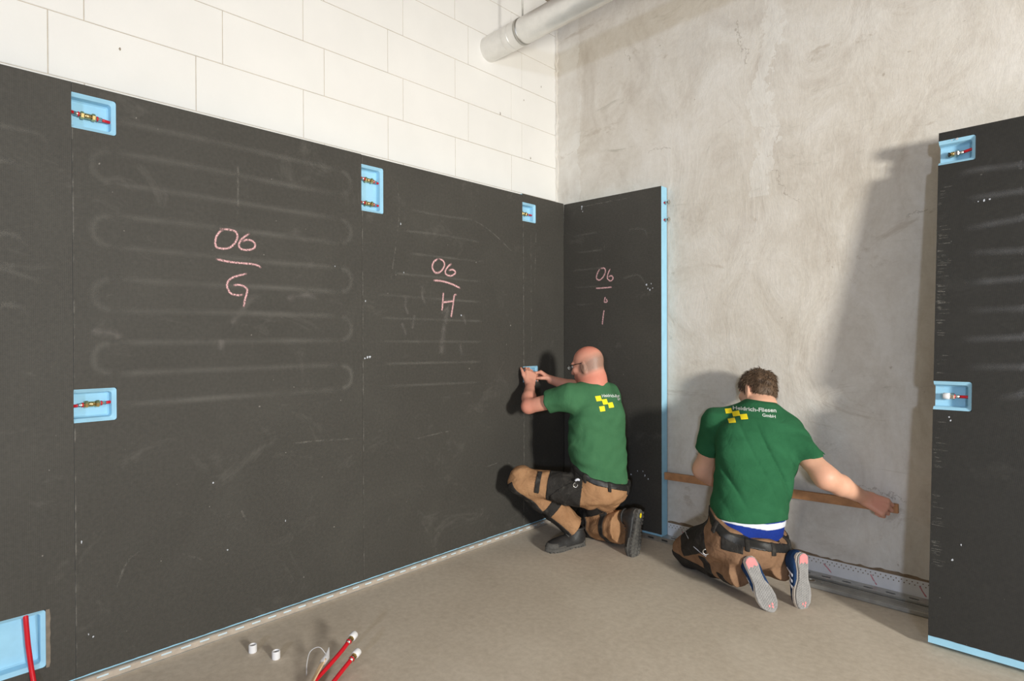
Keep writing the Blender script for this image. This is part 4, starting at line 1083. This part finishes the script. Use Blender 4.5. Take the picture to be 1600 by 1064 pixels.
HR1 = hand_cones(J['wrR'], (-0.70, -0.30, 0.45), (-0.45, -0.60, -0.60), (-0.2, -0.5, 0.8), [(0.75, 0.95, 0.6), (0.8, 1.0, 0.6), (0.8, 1.0, 0.6), (0.85, 1.0, 0.6)], (0.7, 0.25, 0.6, 0.8, -0.1, 0.5))
def body1(P):
    d = lo1.d(P, -0.016, 2.2)
    for a, b, r0, r1 in (('hipL', 'kneeL', 0.078, 0.058), ('kneeL', 'ankL', 0.054, 0.036), ('hipR', 'kneeR', 0.078, 0.058), ('kneeR', 'ankR', 0.054, 0.036)):
        d = smin(d, cone(P, J[a], J[b] if 'knee' in b else J[b]+unit(J[a]-J[b])*0.10, r0, r1), 0.04)
    for s, hc in (('L', HL1), ('R', HR1)):
        d = smin(d, cone(P, J['neck']-vec(0, 0, 0.04), J['sh'+s], 0.060, 0.055), 0.05)
        arm = smin(cone(P, J['sh'+s], J['el'+s], 0.054, 0.044), cone(P, J['el'+s], J['el'+s]*0.62+J['wr'+s]*0.38, 0.044, 0.045), 0.02)
        arm = smin(arm, cone(P, J['el'+s]*0.62+J['wr'+s]*0.38, J['wr'+s], 0.044, 0.0285), 0.02)
        arm = smin(arm, hand_d(P, *hc), 0.016)
        d = smin(d, arm, 0.03)
    nk = cone(P, J['neck']-vec(0, 0, 0.03), HC1-HF1*0.034-vec(0, 0, 0.040), 0.074, 0.068)
    nk = smin(nk, ell(P, HC1-HF1*0.075-vec(0, 0, 0.075), np.eye(3), (0.045, 0.05, 0.045)), 0.03)
    d = smin(d, nk, 0.05)
    d = smin(d, head_parts(P, HC1, HF1, UPZ), 0.030)
    return d
_hl = np.cross(UPZ, HF1); _hu = np.cross(HF1, _hl)/np.linalg.norm(_hl)
def head_local(v): q = v-HC1; return q@HF1, q@unit(_hl), q@unit(_hu)
def stubble1(v):
    x, y, z = head_local(v); r = np.linalg.norm(v-HC1, axis=1)
    top = 0.050 - 0.35*(x+0.10)
    a = np.clip((top + 0.030 - z)/0.05, 0, 1)*np.clip((z+0.075+0.25*(x))/0.03, 0, 1)*np.clip((0.035-x)/0.03, 0, 1)
    return a*(r < 0.17)*0.95
def flush1(v):
    x, y, z = head_local(v); r = np.linalg.norm(v-HC1, axis=1)
    return np.where(r < 0.20, 0.30+0.45*np.clip((z-0.06)/0.05, 0, 1)+0.35*np.clip((-z-0.03)/0.05, 0, 1), 0.25+0.3*np.exp(-((v-J['elL'])**2).sum(1)/0.006))
p1 = sdf_mesh('person', body1, (-0.06, -0.86, -0.02), (0.92, -0.04, 1.32), 0.0046, M['skin1'], None, B1, {'stubble': stubble1, 'flush': flush1})
p1.location = B1
tag(p1, 'balding man in green T-shirt kneeling on one knee, reaching into the corner panel recess', 'person')
for s in (-1, 1):
    c = HC1+HF1*0.083+unit(_hl)*s*0.032+unit(_hu)*0.010
    sdf_mesh('eye', lambda P, c=c: np.linalg.norm(P-c, axis=1)-0.0125, c-0.02, c+0.02, 0.0035, M['eye'], p1, B1)

def sleeve(P, a, b, ra, rb, cut, nrm=None):
    d = cone(P, a, b, ra, rb); L = vec(b)-vec(a)
    return np.maximum(d, plane(P, vec(a)+L*cut, L if nrm is None else nrm))
def waist1(v, u): return 0.138-0.062*np.clip(-v/0.12, -0.8, 1)+0.30*np.clip(u, -0.18, 0.18)
def shirt1(P):
    t, u, v = lo1.coords(P)
    d = lo1.d(P, 0.010, 2.3, -0.2, 0.658)
    for s, cut in (('L', 0.52), ('R', 0.52)):
        d = smin(d, cone(P, J['neck']-vec(0, 0, 0.05), J['sh'+s], 0.066, 0.072), 0.06)
        d = smin(d, sleeve(P, J['sh'+s], J['el'+s], 0.076, 0.070, cut), 0.05)
    d = d - waves(P, 0.0060, (26, 38), 5, (0.3, 0.3, 0.9))*np.clip((0.5-t)/0.3, 0.15, 1) - waves(P, 0.0035, (60, 75), 9)
    fo = (1-np.abs(np.sin((t*0.85+v*0.55)*22+1.2*np.sin(u*14))))**3
    d = d - 0.007*fo*np.clip((t-0.05)/0.1, 0, 1)*np.clip((0.50-t)/0.15, 0, 1)*np.clip((v+0.10)/0.10, 0.15, 1)
    hem = waist1(v, u) - 0.012 - 0.012*np.clip(-v/0.12, 0, 1) + 0.004*np.sin(u*30)
    d = smax(d, hem-t, 0.008)
    return d
sh1 = sdf_mesh('t_shirt', shirt1, (0.20, -0.80, 0.38), (0.86, -0.04, 1.16), 0.006, M['shirt1'], p1, B1, smooth_it=2)
sh1['label'] = 'green cotton T-shirt with a yellow check print on the back'
def legs(P, J, s, r, g, waist, cuff, t, kk=0.03):
    """one trouser leg, cut at its cuff; the hip end is cut at the waist"""
    hip, kn, an = J['hip'+s], J['knee'+s], J['ank'+s]
    th = cone(P, hip, kn, r[0]+g, r[1]+g); L = kn-hip; sa = (P-hip)@L/(L@L)
    th = np.maximum(th, np.minimum(t-waist, (0.35-sa)*0.4))
    sn = cone(P, kn, an + unit(an-kn)*0.05, r[2]+g, r[3]+g)
    th = smin(th, sn, kk)
    pl = plane(P, an-unit(an-kn)*cuff, an-kn)
    near = cone(P, kn, an+unit(an-kn)*0.12, 0.16, 0.16)
    return np.maximum(th, np.where(near < 0, pl, -1.0))
def trousers1(P, g=0.0):
    t, u, v = lo1.coords(P)
    d = lo1.d(P, 0.008+g, 2.2, -0.03, 0.30)
    d = smin(d, ell(P, J['P']-FACE*0.036+UPZ*0.012, np.eye(3), (0.136+g, 0.145+g, 0.098+g)), 0.05)
    w = waist1(v, u); d = smax(d, t-w, 0.006)
    L = legs(P, J, 'L', (0.104, 0.082, 0.080, 0.068), g, w, 0.004, t)
    R = legs(P, J, 'R', (0.092, 0.086, 0.092, 0.106), g, w, 0.022, t, 0.012)
    d = smin(d, smin(L, R, 0.008), 0.020)
    d = d - waves(P, 0.0065, (34, 48), 21) - waves(P, 0.0035, (80, 95), 23)
    return np.maximum(d, 0.004-P[:, 2])
LO1, HI1 = (0.02, -0.86, -0.01), (0.86, -0.06, 0.56)
tr1 = sdf_mesh('trousers', trousers1, LO1, HI1, 0.006, M['tan'], p1, B1)
tr1['label'] = 'tan work trousers with black pockets and knee pads'
def patch1(name, reg, m=M['black'], g=0.004, h=0.0055, par=None):
    return sdf_mesh(name, lambda P: np.maximum(trousers1(P, g), reg(P)), LO1, HI1, h, m, par or tr1, B1)
outL = unit(LEFT-UPZ*0.1)
def belt1(P, half, c):
    t, u, v = lo1.coords(P)
    return np.abs(t-waist1(v, u)+c)-half
patch1('belt', lambda P: np.maximum(belt1(P, 0.021, 0.016), np.linalg.norm(P-J['P'], axis=1)-0.34), M['belt'], 0.006)
for ang in (0.4, 1.3, 2.2, 3.1, 4.0, 5.0):
    fd = unit(LEFT*math.cos(ang)-FACE*math.sin(ang)); e2 = np.cross(UPZ, fd)
    patch1('belt_loop', lambda P, fd=fd, e2=e2: np.maximum(np.maximum(np.abs((P-J['P'])@e2)-0.010, -(P-J['P'])@fd), belt1(P, 0.033, 0.026)), M['black'], 0.010)
CD = vec(0.6, -0.8, 0.25)
patch1('thigh_pocket', lambda P: np.maximum(band(P, J['hipL'], J['kneeL'], 0.10, 0.60, CD, 0, 1.5, 0.10), -(plane(P, J['hipL']+UPZ*0.02, UPZ-FACE*0.1))-0.20))
patch1('pocket_flap', lambda P: np.maximum(np.abs((P-J['hipL'])@unit(FACE*0.75+UPZ*0.6)-0.015)-0.030, np.maximum(np.abs((P-J['hipL'])@unit(FACE*-0.6+UPZ*0.75)+0.005)-0.085, -(P-J['P'])@unit(LEFT))), M['black'], 0.009)
patch1('side_pocket', lambda P: band(P, J['hipL'], J['kneeL'], 0.70, 0.77, CD, 0.15, 0.85, 0.09), M['black'], 0.008)
patch1('knee_pad', lambda P: band(P, J['kneeL'], J['ankL'], -0.12, 0.98, vec(-0.75, -0.66, -0.2), 0, 1.10, 0.08))
patch1('shin_band', lambda P: band(P, J['kneeL'], J['ankL'], 0.46, 0.60, J['hipL']-J['kneeL'], 0, 3.2, 0.08))
patch1('shin_band', lambda P: band(P, J['kneeR'], J['ankR'], 0.62, 0.73, UPZ, 0, 3.2, 0.08))
patch1('knee_pad', lambda P: np.maximum(band(P, J['kneeR'], J['ankR'], -0.5, 0.28, UPZ, 0, 3.2, 0.08), plane(P, J['kneeR']+vec(0, 0, 0.09), UPZ)))
patch1('inner_panel', lambda P: np.maximum(band(P, J['hipR'], J['kneeR'], 0.30, 1.1, UPZ, 0, 3.2, 0.09), -cone(P, J['kneeR'], J['ankR'], 0.105, 0.12)), M['black'], 0.003)
def on_surface(bv, p, d, off):
    """the point where a line through p along -d first meets the cloth, lifted by off"""
    d = unit(d); h = bv.ray_cast(Vector(vec(p)+d*0.4), Vector(-d))
    return (vec(h[0]) if h[0] is not None else vec(p)) + d*off
bvt = bvh_of(tr1, B1)
q = on_surface(bvt, J['hipL']*0.80+J['kneeL']*0.20+UPZ*0.03, CD, 0.014)-B1; tx = unit(np.cross(CD, UPZ))
MB().tube([q+UPZ*0.013*math.cos(k*math.pi/8)+tx*0.013*math.sin(k*math.pi/8) for k in range(14)], 0.003, 6).build('key_ring', M['silver'], tr1, True)
q = q+UPZ*0.030-tx*0.012
MB().tube([q-tx*0.014, q-tx*0.004+UPZ*0.005, q+tx*0.006+UPZ*0.002, q+tx*0.014-UPZ*0.004], [0.006, 0.008, 0.008, 0.005], 8).build('glove_clip', M['whitec'], tr1, True)
shoe('boot', p1, B1, (0.452, -0.375, 0.006), (0.372, -0.650, 0.006), (0, 0, -1), 1, 'black leather work boot set flat on the floor')
shoe('boot', p1, B1, (0.800, -0.258, 0.262), (0.806, -0.338, 0.012), (0.99, -0.10, 0.05), -1, 'black work boot standing on its toe with the dusty sole showing')
# glasses
gl = empty('eyeglasses'); gl.parent = p1; gl['label'] = 'thin black-framed eyeglasses'
hl, hu = unit(_hl), unit(_hu)
at1 = lambda x, y, z: Vector(HC1+HF1*x+hl*y+hu*z-B1)
for s in (-1, 1):
    MB().tube([at1(-0.012, s*0.082, 0.016), at1(0.03, s*0.081, 0.016), at1(0.106, s*0.066, 0.014)], 0.0022, 6).build('temple', M['frame'], gl, True)
    ring = [at1(0.112, s*0.034+0.027*math.cos(k*math.pi/10), 0.006+0.017*math.sin(k*math.pi/10)) for k in range(21)]
    MB().tube(ring, 0.0018, 6).build('rim', M['frame'], gl, True)
    mesh_obj('lens', ring[:20], [tuple(range(20))], M['lens'], gl)
MB().tube([at1(0.114, -0.008, 0.010), at1(0.117, 0, 0.012), at1(0.114, 0.008, 0.010)], 0.0018, 6).build('bridge', M['frame'], gl, True)
MB().tube([Vector(vec(HR1[1][6][0])*0.6+vec(HR1[1][6][1])*0.4-B1)+Vector((0, 0, 0)), Vector(vec(HR1[1][6][0])*0.45+vec(HR1[1][6][1])*0.55-B1)], 0.0108, 12).build('finger_ring', M['silver'], p1, True)
# print
def logo(shirt, person, base, origin, ux, uy, nrm, sq, tsize, arc, text_at, gmbh_at, gsize, slope):
    bv = bvh_of(shirt, base)
    for c in sq:
        pts, f = square_pts(c); decal('yellow_check', pts, f, origin, ux, uy, nrm, bv, M['yellow'], shirt, base)
    pts, f, w = text_pts('Heidrich-Fliesen', tsize, tsize*0.02)
    pts = [(x+text_at[0], y+text_at[1]+arc(x/w)+slope*x) for x, y in pts]; decal('company_lettering', pts, f, origin, ux, uy, nrm, bv, M['print'], shirt, base)
    pts, f, w = text_pts('GmbH', gsize, gsize*0.02)
    pts = [(x+gmbh_at[0], y+gmbh_at[1]+slope*x) for x, y in pts]; decal('company_lettering', pts, f, origin, ux, uy, nrm, bv, M['print'], shirt, base)
n1 = unit(-FACE*0.95+LEFT*0.22+UPZ*0.05); ux1 = unit(np.cross(UPZ, n1)); uy1 = np.cross(n1, ux1)
S = 0.034
def sqr(cx, cy, s=S, sk=0.16): return [(cx-s/2+sk*s/2, cy-s/2*0.9-sk*s*0.3), (cx+s/2+sk*s/2, cy-s/2*0.9+sk*s*0.3), (cx+s/2-sk*s/2, cy+s/2*0.9+sk*s*0.3), (cx-s/2-sk*s/2, cy+s/2*0.9-sk*s*0.3)]
checks = [sqr(0, 0), sqr(S*1.08, -S*0.60), sqr(S*2.16, -S*1.20), sqr(S*0.42, -S*1.78)]
O1 = lo1.point(0.587, 0.042, -0.13)
logo(sh1, p1, B1, O1, ux1, uy1, n1, checks, 0.025, lambda x: 0.003*math.sin(x*6.0), (S*0.66, S*0.18), (S*3.9, -S*0.45), 0.019, -0.03)

# ------------------------------------------------------------------ the dark-haired man kneeling at the plastered wall
B2 = vec(1.48, -0.36, 0.0)
PF = unit((-0.80, 0.60, 0)); SF = unit((-0.42, 0.91, 0)); PL = np.cross(UPZ, PF); SLF = np.cross(UPZ, SF)
K = dict(P=vec(1.485, -0.355, 0.235), neck=vec(1.505, -0.180, 0.985))
K['hipL'] = K['P']+PL*0.092+vec(0, 0, 0.030); K['hipR'] = K['P']-PL*0.092+vec(0, 0, 0.030)
K['kneeL'] = vec(1.125, -0.245, 0.095); K['ankL'] = vec(1.530, -0.480, 0.150)
K['kneeR'] = vec(1.275, -0.155, 0.095); K['ankR'] = vec(1.665, -0.320, 0.180)
K['shL'] = vec(1.300, -0.265, 0.845); K['shR'] = vec(1.628, -0.172, 0.822)
K['elL'] = vec(1.180, -0.200, 0.560); K['wrL'] = vec(1.270, -0.085, 0.450)
K['elR'] = vec(1.846, -0.240, 0.628); K['wrR'] = vec(1.972, -0.045, 0.508)
HC2 = vec(1.458, -0.118, 1.022); HF2 = unit((-0.86, 0.32, -0.38)); HU2 = unit((-0.15, 0.35, 0.9))
lo2 = Loft(K['P'], K['neck'], PF, SF, [(-0.04, 0.170, 0.140, 0.0, 0), (0.06, 0.178, 0.142, 0.0, 0), (0.18, 0.182, 0.140, 0.0, 0), (0.34, 0.182, 0.138, -0.030, 0.006), (0.48, 0.192, 0.130, -0.050, 0.010), (0.58, 0.185, 0.118, -0.055, 0.006), (0.65, 0.140, 0.100, -0.045, 0), (0.71, 0.100, 0.082, -0.015, 0), (0.755, 0.066, 0.064, 0, 0)])
HL2 = hand_cones(K['wrL'], (0.3, 0.9, -0.1), (0.2, 0.1, -0.95), (0.8, -0.2, 0.2), [(0.9, 1.0, 0.7)]*4, (0.7, 0.4, 0.5, 0.7, -0.2, 0.6))
HR2 = hand_cones(K['wrR'], (0.86, 0.26, -0.36), (-0.05, 0.80, -0.58), (0.35, 0.45, 0.75), [(0.70, 1.30, 0.9), (0.80, 1.35, 0.9), (0.90, 1.4, 0.9), (1.0, 1.4, 0.9)], (0.80, 0.30, 0.45, 0.85, -0.20, 0.45), 1.12)
def body2(P):
    d = lo2.d(P, -0.016, 2.2)
    for a, b, r0, r1 in (('hipL', 'kneeL', 0.080, 0.060), ('kneeL', 'ankL', 0.054, 0.036), ('hipR', 'kneeR', 0.080, 0.060), ('kneeR', 'ankR', 0.054, 0.036)):
        d = smin(d, cone(P, K[a], K[b] if 'knee' in b else K[b]+unit(K[a]-K[b])*0.08, r0, r1), 0.04)
    for s, hc in (('L', HL2), ('R', HR2)):
        d = smin(d, cone(P, K['neck']-vec(0, 0, 0.07), K['sh'+s], 0.065, 0.058), 0.05)
        mid = K['el'+s]*0.62+K['wr'+s]*0.38
        arm = smin(cone(P, K['sh'+s], K['el'+s], 0.062, 0.050), cone(P, K['el'+s], mid, 0.050, 0.051), 0.05)
        arm = smin(arm, cone(P, mid, K['wr'+s], 0.051, 0.031), 0.02)
        arm = smin(arm, hand_d(P, *hc), 0.016)
        d = smin(d, arm, 0.03)
    nk = cone(P, K['neck']-vec(0, 0, 0.05), HC2-HF2*0.035-HU2*0.040, 0.070, 0.062)
    d = smin(d, nk, 0.05)
    return smin(d, head_parts(P, HC2, HF2, HU2), 0.03)
def flush2(v): return 0.12+0.55*np.exp(-((v-K['wrR']-vec(0.05, 0.02, -0.03))**2).sum(1)/0.006)+0.3*np.exp(-((v-K['elR'])**2).sum(1)/0.003)
p2 = sdf_mesh('person', body2, (0.98, -0.62, -0.02), (2.16, 0.13, 1.24), 0.0046, M['skin2'], None, B2, {'flush': flush2})
p2.location = B2
tag(p2, 'dark-haired man in green T-shirt kneeling with his back turned, holding a wooden lath', 'person')
hl2 = unit(np.cross(HU2, HF2)); hu2 = np.cross(HF2, hl2)
for s in (-1, 1):
    c = HC2+HF2*0.083+hl2*s*0.032+hu2*0.010
    sdf_mesh('eye', lambda P, c=c: np.linalg.norm(P-c, axis=1)-0.0125, c-0.02, c+0.02, 0.0035, M['eye'], p2, B2)
# hair: a cap over the skull with tousled tufts
def hair_d(P, g=0.0):
    ax = np.array((HF2, hl2, hu2)); q = (P-HC2)@ax.T
    d = ell(P, HC2+HF2*-0.012+hu2*0.030, ax, (0.107+g, 0.086+g, 0.098+g)) - waves(P, 0.005, (90, 120), 3)
    d = smin(d, ell(P, HC2-HF2*0.058-hu2*0.030, ax, (0.048+g, 0.066+g, 0.050+g)), 0.03)
    front = np.where(q[:, 2] > 0.045, q[:, 0]-0.085, q[:, 0]-(0.020+np.clip(q[:, 2], 0, 0.045)*1.2))
    d = smax(d, front, 0.008)
    d = np.maximum(d, -(q[:, 2]+0.068+0.30*np.clip(q[:, 0]+0.04, 0, 0.1)*-1))
    d = np.maximum(d, -ell(P, HC2+HF2*-0.010+hl2*0.085-hu2*0.012, ax, (0.026, 0.024, 0.036)))
    d = np.maximum(d, -ell(P, HC2+HF2*-0.010-hl2*0.085-hu2*0.012, ax, (0.026, 0.024, 0.036)))
    return d
hv, hq = surface(lambda P: hair_d(P), HC2-0.17, HC2+0.17, 0.006)
hob = sdf_mesh('hair', hair_d, HC2-0.17, HC2+0.17, 0.005, M['hair'], p2, B2, smooth_it=0); hob['label'] = 'short tousled dark brown hair'
rs = np.random.RandomState(6); tv, tf = [], []
whorl = HC2-HF2*0.05+hu2*0.11
sel = rs.choice(len(hv), 3600, replace=True)
for i in sel:
    p = hv[i]; nrm = unit(p-(HC2+hu2*0.015))
    if nrm@hu2 < -0.75: continue
    fl = p-whorl; fl = fl-nrm*(fl@nrm); fl = fl/max(1e-6, np.linalg.norm(fl))
    down = -hu2-nrm*(-hu2@nrm)
    d1 = unit(nrm*rs.uniform(0.15, 0.6)+fl*0.7+down*0.25+rs.randn(3)*0.30)
    L = rs.uniform(0.012, 0.028); w = rs.uniform(0.0008, 0.0016); sd = unit(np.cross(d1, rs.randn(3)))*w; s2 = unit(np.cross(d1, sd))*w
    b = len(tv); p0 = p-nrm*0.004; p1_ = p0+d1*L*0.6; p2_ = p0+d1*L*0.9+(fl+down*0.4)*L*0.25
    tv += [p0+sd, p0-sd*0.5+s2, p0-sd*0.5-s2, p1_+sd*0.8, p1_-sd*0.4+s2*0.8, p1_-sd*0.4-s2*0.8, p2_]
    tf += [(b, b+1, b+4, b+3), (b+1, b+2, b+5, b+4), (b+2, b, b+3, b+5), (b+3, b+4, b+6), (b+4, b+5, b+6), (b+5, b+3, b+6)]
tu = mesh_obj('hair_tuft', [v-B2 for v in tv], tf, M['hair'], hob, False); tu['kind'] = 'stuff'

def shirt2(P):
    t, u, v = lo2.coords(P)
    d = lo2.d(P, 0.012, 2.4, 0.0, 0.748)
    for s, cut in (('L', 0.56), ('R', 0.60)):
        d = smin(d, cone(P, K['neck']-vec(0, 0, 0.075), K['sh'+s], 0.072, 0.080), 0.06)
        d = smin(d, sleeve(P, K['sh'+s], K['el'+s], 0.084, 0.071, cut, (0.35, 0, -1) if s == 'R' else None), 0.05)
    bk = np.clip(-v/0.08, 0, 1)
    ph = (u*0.90-t*0.42)*78 + 0.9*np.sin(t*8+u*5)
    fold = ((1-np.abs(np.sin(ph*0.5)))**3)*np.clip((0.66-t)/0.10, 0, 1)*np.clip((t-0.12)/0.25, 0.25, 1)*np.clip(0.55+0.6*np.sin(ph*0.31+1), 0, 1)
    d = d + 0.013*fold*bk - waves(P, 0.0045, (28, 40), 15, (0.5, 0.3, 0.5)) - waves(P, 0.003, (62, 78), 19)
    hem = 0.142 - 0.012*np.sin(u*9+1) - 0.022*np.clip(u/0.15, -1, 1)
    d = smax(d, hem-t, 0.008)
    return d
sh2 = sdf_mesh('t_shirt', shirt2, (1.02, -0.60, 0.30), (2.0, 0.08, 1.10), 0.006, M['shirt2'], p2, B2, smooth_it=1)
sh2['label'] = 'dark green cotton T-shirt with yellow check and white lettering'
def under2(P): return np.maximum(lo2.d(P, 0.003, 2.3, -0.02, 0.19), 0.02-lo2.coords(P)[0])
ud = sdf_mesh('underwear', under2, (1.2, -0.62, 0.15), (1.8, -0.05, 0.55), 0.006, M['blue'], p2, B2)
sdf_mesh('waistband', lambda P: np.maximum(lo2.d(P, 0.006, 2.3, -0.02, 0.3), np.abs(lo2.coords(P)[0]-0.120+0.22*np.minimum(lo2.coords(P)[1]+0.03, 0))-0.016), (1.2, -0.62, 0.15), (1.8, -0.05, 0.60), 0.005, M['whitec'], ud, B2)
def trousers2(P, g=0.0):
    t, u, v = lo2.coords(P)
    d = lo2.d(P, 0.014+g, 2.2, -0.05, 0.20)
    d = smin(d, ell(P, K['P']-PF*0.055+UPZ*0.010, np.array((PF, PL, UPZ)), (0.150+g, 0.185+g, 0.112+g)), 0.05)
    back = np.clip(-v/0.14, -0.4, 1); w = 0.140-0.080*back      # the waist has slipped at the back
    d = smax(d, t-w, 0.006)
    L = legs(P, K, 'L', (0.132, 0.100, 0.086, 0.084), g, w, -0.004, t, 0.010)
    R = legs(P, K, 'R', (0.110, 0.092, 0.086, 0.084), g, w, -0.004, t, 0.010)
    d = smin(d, smin(L, R, 0.010), 0.025)
    d = d - waves(P, 0.0070, (34, 46), 31) - waves(P, 0.0035, (80, 95), 33)
    return np.maximum(d, 0.004-P[:, 2])
LO2, HI2 = (0.98, -0.66, -0.01), (1.80, 0.10, 0.46)
tr2 = sdf_mesh('trousers', trousers2, LO2, HI2, 0.006, M['tan2'], p2, B2)
tr2['label'] = 'brown work trousers with black pockets, slipped low at the back'
def patch2(name, reg, m=M['black'], g=0.004, h=0.0055):
    return sdf_mesh(name, lambda P: np.maximum(trousers2(P, g), reg(P)), LO2, HI2, h, m, tr2, B2)
def belt2(P, half=0.022, c=0.026):
    t, u, v = lo2.coords(P); back = np.clip(-v/0.14, -0.4, 1)
    return np.maximum(np.abs(t-(0.140-0.080*back)+c)-half, np.linalg.norm(P-K['P'], axis=1)-0.30)
patch2('belt', belt2, M['belt'], 0.006)
for ang in (0.2, 1.1, 1.75, 2.6):
    fd = unit(PL*math.cos(ang)-PF*math.sin(ang)); e2 = np.cross(UPZ, fd)
    patch2('belt_loop', lambda P, fd=fd, e2=e2: np.maximum(np.maximum(np.abs((P-K['P'])@e2)-0.012, -(P-K['P'])@fd), belt2(P, 0.032, 0.034)), M['black'], 0.011)
patch2('hip_pocket', lambda P: band(P, K['hipL'], K['kneeL'], 0.06, 0.80, vec(-0.45, -0.70, 0.75), 0, 1.05, 0.12), M['black'])
patch2('back_pocket', lambda P: np.maximum(np.maximum(np.abs((P-K['P'])@unit(np.cross(UPZ, unit(PL-PF*0.9)))-0.0)-0.055, np.abs(lo2.coords(P)[0]-0.02)-0.045), -(P-K['P'])@unit(PL-PF*0.9)), M['black'], 0.005)
patch2('knee_pad', lambda P: np.maximum(band(P, K['kneeL'], K['ankL'], -0.5, 0.66, UPZ, 0, 3.2, 0.09), P[:, 2]-0.088))
patch2('shin_band', lambda P: band(P, K['kneeL'], K['ankL'], 0.52, 0.66, UPZ, 0, 3.2, 0.08))
patch2('shin_band', lambda P: np.maximum(band(P, K['kneeL'], K['ankL'], 0.74, 0.86, UPZ, 0, 3.2, 0.08), P[:, 2]-0.11))
CD2 = vec(0.38, -0.90, 0.2); bvt = bvh_of(tr2, B2); tx = unit(np.cross(CD2, UPZ))
q = on_surface(bvt, vec(1.30, -0.40, 0.185), CD2, 0.012)-B2
MB().tube([q+UPZ*0.014*math.cos(k*math.pi/8)+tx*0.014*math.sin(k*math.pi/8) for k in range(15)], 0.003, 6).build('key_ring', M['silver'], tr2, True)
pts = [on_surface(bvt, vec(1.13+0.035*i, -0.33, 0.215-0.022*i+0.004*(i-2)**2), CD2, 0.006)-B2 for i in range(5)]
MB().tube([Vector(p_) for p_ in pts], 0.0025, 6).build('reflective_piping', M['whitec'], tr2, True)
shoe('sneaker', p2, B2, (1.590, -0.556, 0.246), (1.694, -0.522, 0.008), (0.62, -0.75, 0.20), 1, 'navy sneaker with white stripes and grey dotted sole, tilted')
shoe('sneaker', p2, B2, (1.775, -0.350, 0.256), (1.786, -0.378, 0.008), (0.87, -0.49, 0.0), -1, 'navy sneaker with white stripes standing upright on its toe')
n2 = unit(-SF+UPZ*0.25+LEFT*0.0); ux2 = unit(np.cross(UPZ, n2)); uy2 = np.cross(n2, ux2)
O2 = lo2.point(0.688, 0.172, -0.14)
logo(sh2, p2, B2, O2, ux2, uy2, n2, checks, 0.0325, lambda x: -0.008*math.sin(x*3.6), (S*0.60, S*0.22), (S*4.75, -S*1.05), 0.024, -0.085)
